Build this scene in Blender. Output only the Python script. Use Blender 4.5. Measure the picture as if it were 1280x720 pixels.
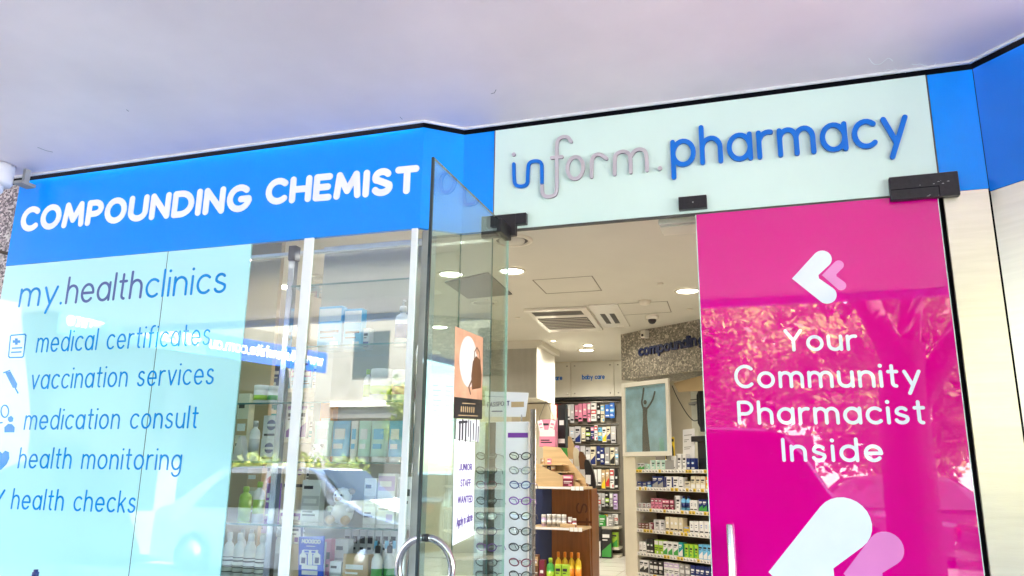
import bpy, bmesh, math, random
from mathutils import Vector, Matrix
R = math.radians
V = Vector
random.seed(7)
for o in list(bpy.data.objects): bpy.data.objects.remove(o)
sc = bpy.context.scene
C = sc.collection

# ------------------------------------------------------------------ camera
RT = V((0.95123512, 0.30820426, 0.01272328)); UP = V((0.06043918, -0.22666821, 0.97209497)); FW = V((-0.30248778, 0.92392189, 0.23424237))
CP = V((0, -4.06, 1.03)); FPX = 963.32
cd = bpy.data.cameras.new('camera'); cam = bpy.data.objects.new('camera', cd); C.objects.link(cam)
cd.sensor_width = 36; cd.lens = 36*FPX/1280; cd.clip_start = .05; cd.clip_end = 2000
cam.matrix_world = Matrix(((RT.x, UP.x, -FW.x, CP.x), (RT.y, UP.y, -FW.y, CP.y), (RT.z, UP.z, -FW.z, CP.z), (0, 0, 0, 1)))
sc.camera = cam
# ------------------------------------------------------------------ sky, sun, exposure
w = bpy.data.worlds.new('World'); sc.world = w; w.use_nodes = True
nt = w.node_tree; nt.nodes.clear()
sky = nt.nodes.new('ShaderNodeTexSky'); sky.sky_type = 'NISHITA'; sky.sun_disc = False
bg = nt.nodes.new('ShaderNodeBackground'); bg.inputs[1].default_value = .15
wo = nt.nodes.new('ShaderNodeOutputWorld'); nt.links.new(sky.outputs[0], bg.inputs[0]); nt.links.new(bg.outputs[0], wo.inputs[0])
TS = V((.50, .34, .80)).normalized()
sky.sun_elevation = math.asin(TS.z); sky.sun_rotation = math.atan2(TS.x, TS.y)
sl = bpy.data.lights.new('sun', 'SUN'); sl.energy = 5; sl.angle = R(.5); sl.color = (1, .96, .9)
so = bpy.data.objects.new('sun', sl); C.objects.link(so); so.rotation_euler = (-TS).to_track_quat('-Z', 'Y').to_euler(); so.location = (0, -10, 20)
sc.view_settings.view_transform = 'Standard'; sc.view_settings.look = 'None'; sc.view_settings.gamma = 1; sc.view_settings.use_curve_mapping = False
sc.view_settings.exposure = 4.5
sc.cycles.transparent_max_bounces = 24; sc.cycles.max_bounces = 10; sc.cycles.diffuse_bounces = 5; sc.cycles.glossy_bounces = 5
sc.cycles.use_denoising = True; sc.cycles.sample_clamp_indirect = 6

# ------------------------------------------------------------------ helpers
def ray(px, py): return FW + RT*((px-640)/FPX) - UP*((py-360)/FPX)
def aty(px, py, y):                       # the point of the plane y = const that the photograph shows at a pixel
    d = ray(px, py); return CP + d*((y-CP.y)/d.y)
def atx(px, py, x):
    d = ray(px, py); return CP + d*((x-CP.x)/d.x)
def atz(px, py, z):
    d = ray(px, py); return CP + d*((z-CP.z)/d.z)
def atpl(px, py, O, N):
    d = ray(px, py); return CP + d*((O-CP).dot(N)/d.dot(N))

class F:                                   # a local frame: origin, right, up, out
    def __init__(s, O=(0,0,0), U=(1,0,0), W=(0,0,1), N=None):
        s.O = V(O); s.U = V(U).normalized(); s.W = V(W).normalized(); s.N = V(N).normalized() if N is not None else s.U.cross(s.W)
    def p(s, u, v, n=0): return s.O + s.U*u + s.W*v + s.N*n
WORLD = F((0,0,0), (1,0,0), (0,1,0), (0,0,1))
FRONT = F()                                # right = +x, up = +z, out = -y

class MB:
    def __init__(s): s.v = []; s.f = []; s.m = []; s.sm = []
    def face(s, pts, m=0, smooth=False):
        i = len(s.v); s.v += [V(p) for p in pts]; s.f.append(list(range(i, i+len(pts)))); s.m.append(m); s.sm.append(smooth)
    def raw(s, vs, fs, m=0, smooth=False):
        i = len(s.v); s.v += [V(p) for p in vs]
        for f in fs: s.f.append([k+i for k in f]); s.m.append(m); s.sm.append(smooth)
    def box(s, fr, u0, u1, v0, v1, n0, n1, m=0, bev=0):
        if bev:
            b = bev; P = []
            # chamfered box: 24 vertices
            fs = []; c = [(u0,u1),(v0,v1),(n0,n1)]
            def vtx(i, j, k, ax):
                q = []
                for a, t in enumerate((i, j, k)):
                    val = c[a][t]
                    if a != ax: val += b if t == 0 else -b
                    q.append(val)
                P.append(fr.p(*q)); return len(P)-1
            idx = {(i,j,k,a): vtx(i,j,k,a) for i in (0,1) for j in (0,1) for k in (0,1) for a in (0,1,2)}
            for a in range(3):
                o1, o2 = [x for x in range(3) if x != a]
                for t in (0,1):
                    q = []
                    for (p1,p2) in ((0,0),(1,0),(1,1),(0,1)):
                        k = [0,0,0]; k[a] = t; k[o1] = p1; k[o2] = p2; q.append(idx[(*k,a)])
                    fs.append(q)
            for a in range(3):
                o1, o2 = [x for x in range(3) if x != a]
                for p1 in (0,1):
                    for p2 in (0,1):
                        q = []
                        for (t, ax) in ((0,o1),(1,o1),(1,o2),(0,o2)):
                            k = [0,0,0]; k[a] = t; k[o1] = p1; k[o2] = p2; q.append(idx[(*k,ax)])
                        fs.append(q)
            for i in (0,1):
                for j in (0,1):
                    for k in (0,1): fs.append([idx[(i,j,k,a)] for a in range(3)])
            s.raw(P, fs, m); return s
        vs = [fr.p(u, v, n) for n in (n0, n1) for v in (v0, v1) for u in (u0, u1)]
        s.raw(vs, [(0,2,3,1), (4,5,7,6), (0,1,5,4), (2,6,7,3), (0,4,6,2), (1,3,7,5)], m); return s
    def prism(s, fr, pts, n0, n1, m=0, side=None):
        k = len(pts)
        s.face([fr.p(u, v, n1) for u, v in pts], m); s.face([fr.p(u, v, n0) for u, v in reversed(pts)], m)
        for i in range(k):
            a, b = pts[i], pts[(i+1) % k]
            s.face([fr.p(*a, n0), fr.p(*b, n0), fr.p(*b, n1), fr.p(*a, n1)], m if side is None else side)
        return s
    def tube(s, pts, r, m=0, seg=8, closed=False, rr=None):
        pts = [V(p) for p in pts]; n = len(pts); vs = []; fs = []
        t0 = (pts[1]-pts[0]).normalized(); a = t0.orthogonal().normalized()
        for i, p in enumerate(pts):
            if closed: t = (pts[(i+1) % n]-pts[i-1]).normalized()
            else: t = (pts[min(i+1, n-1)]-pts[max(i-1, 0)]).normalized()
            a = (a - t*a.dot(t)).normalized(); b = t.cross(a); q = rr[i] if rr else r
            for k in range(seg):
                g = 2*math.pi*k/seg; vs.append(p + (a*math.cos(g)+b*math.sin(g))*q)
        for i in range(n if closed else n-1):
            j = (i+1) % n
            for k in range(seg): fs.append((i*seg+k, i*seg+(k+1) % seg, j*seg+(k+1) % seg, j*seg+k))
        s.raw(vs, fs, m, True)
        if not closed: s.face([vs[k] for k in range(seg)][::-1], m); s.face([vs[(n-1)*seg+k] for k in range(seg)], m)
        return s
    def lathe(s, O, prof, seg=16, m=0, axis=(0,0,1), cap=True, mats=None):
        ax = V(axis).normalized(); a = ax.orthogonal().normalized(); b = ax.cross(a); O = V(O); vs = []
        for r, h in prof:
            for k in range(seg):
                g = 2*math.pi*k/seg; vs.append(O + ax*h + (a*math.cos(g)+b*math.sin(g))*r)
        i0 = len(s.v); s.v += vs
        for i in range(len(prof)-1):
            for k in range(seg):
                s.f.append([i0+i*seg+k, i0+i*seg+(k+1) % seg, i0+(i+1)*seg+(k+1) % seg, i0+(i+1)*seg+k]); s.m.append(mats[i] if mats else m); s.sm.append(True)
        if cap:
            if prof[0][0] > 1e-5: s.face(vs[:seg][::-1], mats[0] if mats else m)
            if prof[-1][0] > 1e-5: s.face(vs[-seg:], mats[-1] if mats else m)
        return s
    def ball(s, c, rx, ry=None, rz=None, m=0, seg=12):
        ry = ry or rx; rz = rz or rx; c = V(c); vs = []; fs = []; n = seg//2
        for i in range(n+1):
            t = math.pi*i/n
            for k in range(seg):
                g = 2*math.pi*k/seg; vs.append(c + V((rx*math.sin(t)*math.cos(g), ry*math.sin(t)*math.sin(g), rz*math.cos(t))))
        for i in range(n):
            for k in range(seg): fs.append((i*seg+k, (i+1)*seg+k, (i+1)*seg+(k+1) % seg, i*seg+(k+1) % seg))
        s.raw(vs, fs, m, True); return s
    def stroke(s, fr, pts, hw, n0, n1, m=0, side=None):     # a ribbon with round ends and thickness
        pts = [Vector((p[0], p[1])) for p in pts]
        if len(pts) == 1 or (len(pts) == 2 and (pts[0]-pts[1]).length < 1e-6):
            k = 14; c = pts[0]
            return s.prism(fr, [(c.x+hw*math.cos(2*math.pi*i/k), c.y+hw*math.sin(2*math.pi*i/k)) for i in range(k)], n0, n1, m, side)
        closed = (pts[0]-pts[-1]).length < 1e-5
        if closed: pts = pts[:-1]
        n = len(pts); L = []; Rr = []
        for i in range(n):
            pa = pts[i-1] if (i > 0 or closed) else None; pb = pts[(i+1) % n] if (i < n-1 or closed) else None
            d1 = (pts[i]-pa).normalized() if pa is not None else None; d2 = (pb-pts[i]).normalized() if pb is not None else None
            if d1 is None: d1 = d2
            if d2 is None: d2 = d1
            nn = Vector((-(d1.y+d2.y), d1.x+d2.x))
            if nn.length < 1e-6: nn = Vector((-d1.y, d1.x))
            nn.normalize(); cs = max(.5, nn.dot(Vector((-d1.y, d1.x)))); L.append(pts[i]+nn*hw/cs); Rr.append(pts[i]-nn*hw/cs)
        i0 = len(s.v)
        for i in range(n):
            s.v += [fr.p(L[i].x, L[i].y, n1), fr.p(Rr[i].x, Rr[i].y, n1), fr.p(L[i].x, L[i].y, n0), fr.p(Rr[i].x, Rr[i].y, n0)]
        sd = m if side is None else side
        for i in range(n if closed else n-1):
            a = i0+4*i; b = i0+4*((i+1) % n)
            for q, mm in (((a, a+1, b+1, b), m), ((a+2, a, b, b+2), sd), ((a+1, a+3, b+3, b+1), sd), ((a+3, a+2, b+2, b+3), m)):
                s.f.append(list(q)); s.m.append(mm); s.sm.append(False)
        if not closed:
            for c, q in ((pts[0], pts[0]-pts[1]), (pts[-1], pts[-1]-pts[-2])):
                a0 = math.atan2(q.y, q.x); arc = [(c.x+hw*math.cos(a0+g), c.y+hw*math.sin(a0+g)) for g in [math.pi*(i/8-.5) for i in range(9)]]
                s.prism(fr, arc, n0, n1, m, side)
        return s
    def build(s, name, mats, parent=None, loc=None, clean=True):
        if not isinstance(mats, (list, tuple)): mats = [mats]
        if loc is None:
            if parent is not None: loc = V((0,0,0))
            else:
                xs = [p.x for p in s.v]; ys = [p.y for p in s.v]; zs = [p.z for p in s.v]
                loc = V(((min(xs)+max(xs))/2, (min(ys)+max(ys))/2, min(zs)))
        off = V((0,0,0)); q = parent
        while q is not None: off += q.location; q = q.parent
        loc = V(loc)
        me = bpy.data.meshes.new(name); me.from_pydata([tuple(p-off-loc) for p in s.v], [], s.f)
        for mt in mats: me.materials.append(mt)
        me.polygons.foreach_set('material_index', s.m); me.polygons.foreach_set('use_smooth', s.sm)
        if clean: bm = bmesh.new(); bm.from_mesh(me); bmesh.ops.remove_doubles(bm, verts=bm.verts, dist=1e-6); bmesh.ops.recalc_face_normals(bm, faces=bm.faces); bm.to_mesh(me); bm.free()
        me.update()
        o = bpy.data.objects.new(name, me); C.objects.link(o); o.parent = parent; o.location = loc
        return o
def tag(o, label, cat, group=None, kind=None):
    o['label'] = label; o['category'] = cat
    if group: o['group'] = group
    if kind: o['kind'] = kind
    return o
def thing(name, loc, label, cat, group=None):
    o = bpy.data.objects.new(name, None); C.objects.link(o); o.location = loc; o.empty_display_size = .1
    return tag(o, label, cat, group)
def struct(o): o['kind'] = 'structure'; return o
def dup(o, loc=None, parent=None):
    c = o.copy(); C.objects.link(c); c.parent = parent
    if loc is not None: c.location = loc
    for ch in [x for x in bpy.data.objects if x.parent == o]: dup(ch, None, c)
    return c

# ------------------------------------------------------------------ materials
def mat(name, col, rough=.5, metal=0, spec=.5, var=.04, scale=6, bump=0, bscale=80, coat=0, cior=1.5, emit=None, estr=0, stretch=None, col2=None):
    m = bpy.data.materials.new(name); m.use_nodes = True; n = m.node_tree.nodes; l = m.node_tree.links; b = n['Principled BSDF']
    b.inputs['Roughness'].default_value = rough; b.inputs['Metallic'].default_value = metal; b.inputs['Specular IOR Level'].default_value = spec
    b.inputs['Coat Weight'].default_value = coat; b.inputs['Coat Roughness'].default_value = .01; b.inputs['Coat IOR'].default_value = cior
    tc = n.new('ShaderNodeTexCoord'); src = tc.outputs['Object']
    if stretch:
        mp = n.new('ShaderNodeMapping'); mp.inputs['Scale'].default_value = stretch; l.new(src, mp.inputs[0]); src = mp.outputs[0]
    if var or col2:
        nz = n.new('ShaderNodeTexNoise'); nz.inputs['Scale'].default_value = scale; nz.inputs['Detail'].default_value = 6; l.new(src, nz.inputs['Vector'])
        mx = n.new('ShaderNodeMix'); mx.data_type = 'RGBA'
        c2 = col2 or tuple(max(0, c*(1-2.2*var)) for c in col)
        mx.inputs[6].default_value = (*col, 1); mx.inputs[7].default_value = (*c2, 1)
        rp = n.new('ShaderNodeMapRange'); rp.inputs[1].default_value = .35; rp.inputs[2].default_value = .7; l.new(nz.outputs[0], rp.inputs[0]); l.new(rp.outputs[0], mx.inputs[0]); l.new(mx.outputs[2], b.inputs['Base Color'])
    else: b.inputs['Base Color'].default_value = (*col, 1)
    if bump:
        bz = n.new('ShaderNodeTexNoise'); bz.inputs['Scale'].default_value = bscale; bz.inputs['Detail'].default_value = 4; l.new(src, bz.inputs['Vector'])
        bp = n.new('ShaderNodeBump'); bp.inputs['Strength'].default_value = bump; bp.inputs['Distance'].default_value = .01; l.new(bz.outputs[0], bp.inputs['Height']); l.new(bp.outputs[0], b.inputs['Normal'])
    if emit: b.inputs['Emission Color'].default_value = (*emit, 1); b.inputs['Emission Strength'].default_value = estr
    return m
def glass_mat(name, tint=(.93, .97, .95), ior=1.6, boost=1.0):
    m = bpy.data.materials.new(name); m.use_nodes = True; n = m.node_tree.nodes; l = m.node_tree.links; n.clear()
    o = n.new('ShaderNodeOutputMaterial'); mix = n.new('ShaderNodeMixShader'); t = n.new('ShaderNodeBsdfTransparent'); g = n.new('ShaderNodeBsdfGlossy')
    t.inputs[0].default_value = (*tint, 1); g.inputs['Roughness'].default_value = 0; g.inputs[0].default_value = (1, 1, 1, 1)
    ge = n.new('ShaderNodeNewGeometry'); mr = n.new('ShaderNodeMapRange'); mr.inputs[3].default_value = ior; mr.inputs[4].default_value = 1/ior
    l.new(ge.outputs['Backfacing'], mr.inputs[0]); fr = n.new('ShaderNodeFresnel'); l.new(mr.outputs[0], fr.inputs[0])
    mu = n.new('ShaderNodeMath'); mu.operation = 'MULTIPLY'; mu.inputs[1].default_value = boost; mu.use_clamp = True; l.new(fr.outputs[0], mu.inputs[0])
    l.new(mu.outputs[0], mix.inputs[0]); l.new(t.outputs[0], mix.inputs[1]); l.new(g.outputs[0], mix.inputs[2]); l.new(mix.outputs[0], o.inputs[0])
    return m
def speckle(name, cols, scale, rough=.4, bump=0):
    m = bpy.data.materials.new(name); m.use_nodes = True; n = m.node_tree.nodes; l = m.node_tree.links; b = n['Principled BSDF']; b.inputs['Roughness'].default_value = rough
    tc = n.new('ShaderNodeTexCoord'); vo = n.new('ShaderNodeTexVoronoi'); vo.inputs['Scale'].default_value = scale; l.new(tc.outputs['Object'], vo.inputs['Vector'])
    sp = n.new('ShaderNodeSeparateColor'); l.new(vo.outputs['Color'], sp.inputs[0]); cr = n.new('ShaderNodeValToRGB'); cr.color_ramp.interpolation = 'CONSTANT'
    e = cr.color_ramp.elements; e[0].color = (*cols[0][1], 1); e[0].position = cols[0][0]; e[1].color = (*cols[1][1], 1); e[1].position = cols[1][0]
    for p, c in cols[2:]: q = e.new(p); q.color = (*c, 1)
    l.new(sp.outputs[0], cr.inputs[0]); l.new(cr.outputs[0], b.inputs['Base Color'])
    return m

M = {}
M['soffit'] = mat('soffit_paint', (.84, .745, .785), .55, var=.05, scale=1.3, col2=(.73, .645, .695), bump=.12, bscale=9)
M['trim'] = mat('white_trim', (.8, .8, .82), .35, var=.06, scale=12)
M['black'] = mat('black_gap', (.006, .006, .008), .9, spec=0, var=0)
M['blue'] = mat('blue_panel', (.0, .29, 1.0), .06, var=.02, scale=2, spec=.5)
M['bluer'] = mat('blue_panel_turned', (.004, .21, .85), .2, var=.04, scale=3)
M['mint'] = mat('mint_panel', (.70, .88, .80), .10, var=.02, scale=2)
M['vinyl'] = mat('frosted_vinyl', (.50, .92, .97), .015, var=.02, scale=1.5, spec=0, coat=1, cior=1.9)
M['white'] = mat('white_paint', (.93, .94, .95), .4, var=.02)
M['letter_blue'] = mat('letter_blue', (.0, .165, .68), .3, var=.02)
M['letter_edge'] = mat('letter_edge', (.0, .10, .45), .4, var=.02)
M['letter_grey'] = mat('letter_grey', (.55, .50, .54), .4, var=.03)
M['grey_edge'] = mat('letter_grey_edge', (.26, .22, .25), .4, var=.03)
M['decal_blue'] = mat('decal_blue', (.0, .27, .72), .1, var=0)
M['decal_violet'] = mat('decal_violet', (.09, .14, .36), .1, var=0)
M['pink'] = mat('pink_vinyl', (.72, .0, .25), .012, var=.015, scale=2, spec=0, coat=1, cior=1.8)
M['pink_white'] = mat('pink_door_white', (.82, .88, .95), .012, var=.02, spec=0, coat=1, cior=1.8)
M['pink_pale'] = mat('pink_pale', (.84, .26, .60), .012, var=.02, spec=0, coat=1, cior=1.9)
M['chrome'] = mat('brushed_steel', (.62, .60, .60), .22, 1, var=.05, scale=30)
M['chrome_dark'] = mat('polished_post', (.45, .47, .5), .12, 1, var=.1, scale=12)
M['patch'] = mat('black_fitting', (.018, .016, .02), .35, var=.2, scale=60, bump=.1)
M['scuff'] = mat('scuffed_metal', (.5, .5, .5), .4, .8, var=.1)
M['glass'] = glass_mat('shop_glass', (.95, .98, .965), 1.9, 1.0)
M['door_glass'] = glass_mat('door_glass', (.86, .94, .91), 1.7, 1.0)
M['glass_edge'] = mat('glass_edge', (.02, .035, .04), .2, var=.1)
M['green_edge'] = mat('shelf_glass_edge', (.06, .17, .16), .15, var=.1)
M['steel'] = mat('column_cladding', (.94, .88, .74), .26, .6, var=.04, scale=3, bump=.08, bscale=30, stretch=(1, 1, 14))
M['granite'] = speckle('granite', [(0, (.10, .08, .09)), (.25, (.32, .27, .28)), (.5, (.55, .48, .47)), (.8, (.2, .16, .18)), (.92, (.7, .66, .64))], 75, .35)
M['stonewall'] = speckle('bulkhead_stone', [(0, (.16, .145, .12)), (.35, (.24, .22, .18)), (.62, (.34, .31, .25)), (.88, (.55, .5, .40))], 60, .5)
M['ceiling'] = mat('ceiling_paint', (.62, .60, .53), .7, var=.02, scale=2)
M['ceil_line'] = mat('ceiling_joint', (.22, .20, .16), .7, var=0)
M['cream'] = mat('cream_laminate', (.74, .70, .58), .35, var=.03)
M['cupboard'] = mat('cream_cupboard', (.80, .78, .70), .25, var=.02)
M['ribbed'] = mat('ribbed_grey', (.46, .44, .38), .5, var=.04)
M['wall_in'] = mat('interior_wall', (.58, .52, .40), .6, var=.03)
M['caseback'] = mat('display_back', (.34, .33, .28), .5, var=.05, scale=3)
M['casetop'] = mat('display_hood', (.42, .41, .38), .5, var=.05, scale=3)
M['tan'] = mat('tan_board', (.42, .31, .16), .45, var=.06, scale=2)
M['wood'] = mat('pale_timber', (.62, .45, .25), .45, var=.09, scale=4, stretch=(1, 1, 9))
M['brown'] = mat('brown_timber', (.24, .085, .02), .35, var=.14, scale=5, stretch=(6, 6, .7))
M['brown_dark'] = mat('carved_letters', (.11, .035, .01), .5, var=.05)
M['darkblue'] = mat('navy_backing', (.015, .025, .09), .5, var=.05)
M['lamp'] = mat('lamp_lens', (1, .95, .85), .4, var=0, emit=(1, .93, .78), estr=1.6)
M['lampring'] = mat('lamp_ring', (.72, .68, .58), .3, var=.02)
M['plastic'] = mat('white_plastic', (.78, .77, .80), .3, var=.02)
M['dark'] = mat('dark_plastic', (.02, .02, .025), .35, var=.1)
M['grille'] = mat('grille_dark', (.09, .085, .075), .6, var=.1)
M['tile'] = mat('floor_tile', (.68, .66, .60), .25, var=.04, scale=2)
M['shelfback'] = mat('shelf_back', (.17, .145, .11), .6, var=.05)
M['peg'] = mat('pegboard', (.16, .145, .12), .6, var=.03)
M['strip'] = mat('price_strip', (.72, .70, .64), .4, var=.05)
M['ticket'] = mat('price_ticket', (.86, .86, .84), .5, var=.02)
M['paper'] = mat('paper', (.84, .84, .86), .7, var=.02)
M['ink'] = mat('ink', (.02, .02, .03), .5, var=0)
M['concrete'] = mat('pavement_concrete', (.36, .34, .32), .8, var=.12, scale=3, bump=.2)
M['asphalt'] = mat('asphalt', (.11, .105, .10), .85, var=.12, scale=2, bump=.3, bscale=200)
M['kerb'] = mat('kerb_stone', (.4, .39, .37), .8, var=.1)
M['mark'] = mat('road_paint', (.8, .8, .78), .6, var=.1)
M['bark'] = mat('bark', (.10, .075, .055), .85, var=.2, scale=6, bump=.6, bscale=25)
def leaf_mat(name, c, c2):
    m = mat(name, c, .45, var=.2, scale=3); n = m.node_tree.nodes; l = m.node_tree.links; p = n['Principled BSDF']; o = [x for x in n if x.type == 'OUTPUT_MATERIAL'][0]
    t = n.new('ShaderNodeBsdfTranslucent'); t.inputs[0].default_value = (*c2, 1); x = n.new('ShaderNodeMixShader'); x.inputs[0].default_value = .5
    l.new(p.outputs[0], x.inputs[1]); l.new(t.outputs[0], x.inputs[2]); l.new(x.outputs[0], o.inputs[0]); return m
M['leafA'] = leaf_mat('leaf_light', (.16, .20, .05), (.55, .58, .16)); M['leafB'] = leaf_mat('leaf_dark', (.08, .12, .03), (.30, .36, .08))
M['render'] = mat('rendered_wall', (.6, .56, .48), .8, var=.06, scale=2)
M['brick'] = mat('red_brick', (.24, .11, .07), .8, var=.15, scale=9)
M['carwhite'] = mat('car_white', (.82, .83, .85), .12, var=0, coat=1)
M['cardark'] = mat('car_dark', (.02, .022, .03), .15, var=0, coat=1)
M['carsilver'] = mat('car_silver', (.05, .055, .06), .2, .3, var=0, coat=1)
M['carglass'] = mat('car_glass', (.012, .015, .018), .03, var=0)
M['tyre'] = mat('tyre', (.02, .02, .02), .8, var=.1)
M['red'] = mat('lamp_red', (.5, .01, .01), .2, var=0)
PAL = dict(white=(.82,.82,.82), cream=(.72,.66,.50), navy=(.015,.03,.16), blue=(.02,.16,.62), sky=(.16,.50,.78), teal=(.02,.34,.36), green=(.06,.36,.07), lime=(.38,.62,.05),
    yellow=(.85,.60,.03), orange=(.80,.26,.02), red=(.58,.03,.03), maroon=(.20,.02,.05), pink=(.76,.26,.40), purple=(.22,.05,.38), black=(.018,.018,.022), grey=(.34,.34,.34), silver=(.55,.55,.57), tan=(.55,.38,.20), brown=(.16,.07,.03), lilac=(.55,.42,.70), mint=(.5,.75,.66))
for k, c in PAL.items(): M['p_'+k] = mat('pack_'+k, c, .32, var=.03, scale=14)

# ------------------------------------------------------------------ lettering: a round stroke alphabet
def EA(cx, cy, rx, ry, a0=0, a1=360, n=None):
    n = n or max(6, int(abs(a1-a0)/15))
    return [(cx+rx*math.cos(R(a0+(a1-a0)*i/n)), cy+ry*math.sin(R(a0+(a1-a0)*i/n))) for i in range(n+1)]
def LN(*p): return list(p)
GL = {}
o_ = EA(.47,.5,.47,.5)
GL['a'] = (.92, [EA(.46,.5,.46,.5), LN((.92,1),(.92,0))]); GL['b'] = (.94, [LN((0,1.5),(0,0)), EA(.47,.5,.47,.5)])
GL['c'] = (.8, [EA(.47,.5,.47,.5,48,312)]); GL['d'] = (.92, [EA(.46,.5,.46,.5), LN((.92,1.5),(.92,0))])
GL['e'] = (.92, [LN((.02,.5),(.92,.5)) + EA(.47,.5,.45,.5,0,318)[1:]]); GL['f'] = (.55, [EA(.55,1.2,.33,.3,80,180)+[(.22,0)], LN((0,1),(.5,1))])
GL['g'] = (.92, [EA(.46,.5,.46,.5), [(.92,1),(.92,-.05)]+EA(.47,-.05,.45,.43,0,-150)[1:]]); GL['h'] = (.82, [LN((0,1.5),(0,0)), EA(.41,.58,.41,.42,180,0)+[(.82,0)]])
GL['i'] = (0, [LN((0,1),(0,0)), [(0,1.42)]]); GL['k'] = (.7, [LN((0,1.5),(0,0)), LN((.66,1),(.04,.42)), LN((.26,.62),(.7,0))]); GL['l'] = (0, [LN((0,1.5),(0,0))])
GL['m'] = (1.4, [LN((0,1),(0,0)), EA(.35,.62,.35,.38,180,0)+[(.7,0)], EA(1.05,.62,.35,.38,180,0)+[(1.4,0)]]); GL['n'] = (.82, [LN((0,1),(0,0)), EA(.41,.58,.41,.42,180,0)+[(.82,0)]])
GL['o'] = (.94, [o_]); GL['p'] = (.94, [LN((0,1),(0,-.5)), EA(.47,.5,.47,.5)]); GL['r'] = (.5, [LN((0,1),(0,0)), EA(.42,.58,.42,.42,180,75)])
GL['s'] = (.68, [EA(.35,.74,.3,.26,35,200)+[(.2,.56),(.5,.45)]+EA(.33,.27,.34,.27,40,-160)[1:]]); GL['t'] = (.5, [LN((.22,1.4),(.22,.2))+EA(.42,.2,.2,.2,180,270)[1:], LN((0,1),(.5,1))])
GL['u'] = (.82, [[(0,1)]+EA(.41,.42,.41,.42,180,360)+[(.82,1)], LN((.82,.5),(.82,0))]); GL['v'] = (.84, [LN((0,1),(.42,0),(.84,1))]); GL['w'] = (1.3, [LN((0,1),(.33,0),(.65,.95),(.97,0),(1.3,1))])
GL['y'] = (.84, [LN((0,1),(.43,.04)), LN((.86,1),(.22,-.5))]); GL['x'] = (.8, [LN((0,1),(.8,0)), LN((0,0),(.8,1))])
GL['.'] = (0, [[(0,0)]]); GL[' '] = (.45, []); GL['&'] = (1.0, [LN((1,0),(.25,1.1))+EA(.42,1.22,.22,.26,190,-20)[1:]+[(.1,.5)]+EA(.4,.33,.36,.33,160,330)[1:]+[(.95,.75)]])
CO = EA(.6,.75,.6,.75)
GL['C'] = (1.05, [EA(.62,.75,.62,.75,48,312)]); GL['O'] = (1.2, [CO]); GL['M'] = (1.25, [LN((0,0),(.12,1.5),(.625,.35),(1.13,1.5),(1.25,0))]); GL['P'] = (.86, [LN((0,0),(0,1.5),(.42,1.5))+EA(.42,1.08,.44,.42,90,-90)+[(0,.66)]])
GL['U'] = (1.02, [[(0,1.5)]+EA(.51,.5,.51,.5,180,360)+[(1.02,1.5)]]); GL['N'] = (1.02, [LN((0,0),(0,1.5),(1.02,0),(1.02,1.5))]); GL['D'] = (1.1, [[(0,0),(0,1.5),(.4,1.5)]+EA(.4,.75,.7,.75,90,-90)+[(0,0)]])
GL['I'] = (0, [LN((0,1.5),(0,0))]); GL['G'] = (1.15, [EA(.62,.75,.62,.75,48,345)+[(1.2,.68),(.72,.68)]]); GL['H'] = (1.0, [LN((0,1.5),(0,0)), LN((1,1.5),(1,0)), LN((0,.76),(1,.76))]); GL['E'] = (.78, [LN((.78,1.5),(0,1.5),(0,0),(.78,0)), LN((0,.76),(.7,.76))])
GL['S'] = (.88, [EA(.44,1.1,.4,.4,35,205)+[(.25,.87),(.6,.68)]+EA(.44,.4,.44,.4,35,-150)[1:]]); GL['T'] = (1.0, [LN((0,1.5),(1,1.5)), LN((.5,1.5),(.5,0))]); GL['Y'] = (1.05, [LN((0,1.5),(.52,.72),(1.05,1.5)), LN((.52,.72),(.52,0))])
GL['J'] = (.66, [[(.66,1.5),(.66,.4)]+EA(.33,.36,.33,.36,0,-160)]); GL['R'] = (.9, [LN((0,0),(0,1.5),(.42,1.5))+EA(.42,1.08,.44,.42,90,-90)+[(0,.66)], LN((.4,.66),(.9,0))]); GL['A'] = (1.1, [LN((0,0),(.55,1.5),(1.1,0)), LN((.2,.5),(.9,.5))]); GL['W'] = (1.6, [LN((0,1.5),(.4,0),(.8,1.4),(1.2,0),(1.6,1.5))]); GL['F'] = (.75, [LN((.75,1.5),(0,1.5),(0,0)), LN((0,.76),(.66,.76))])
GL['0'] = (.85, [EA(.42,.75,.42,.75)]); GL['2'] = (.8, [EA(.4,1.1,.4,.4,160,-30)+[(0,0),(.85,0)]]); GL['3'] = (.8, [EA(.38,1.12,.36,.38,150,-90)+EA(.38,.38,.42,.38,90,-150)]); GL['8'] = (.8, [EA(.4,1.12,.34,.38), EA(.4,.38,.42,.38)]); GL['9'] = (.8, [EA(.4,1.08,.4,.42), LN((.8,1.08),(.5,0))])
GL['k'] = GL['k']; GL['x'] = GL['x']
def text_w(t, gap): return sum(GL[c][0] + gap for c in t) - gap
def runs(pts):                              # cut a stroke at its sharp corners so that every join is round
    pts = [p for i, p in enumerate(pts) if i == 0 or (Vector(p)-Vector(pts[i-1])).length > 1e-5] or pts[:1]
    if len(pts) < 3: return [pts]
    out = [[pts[0]]]
    for i in range(1, len(pts)):
        out[-1].append(pts[i])
        if i < len(pts)-1:
            a = Vector(pts[i])-Vector(pts[i-1]); b = Vector(pts[i+1])-Vector(pts[i])
            if a.length > 1e-7 and b.length > 1e-7 and a.angle(b) > R(38): out.append([pts[i]])
    return out
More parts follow.
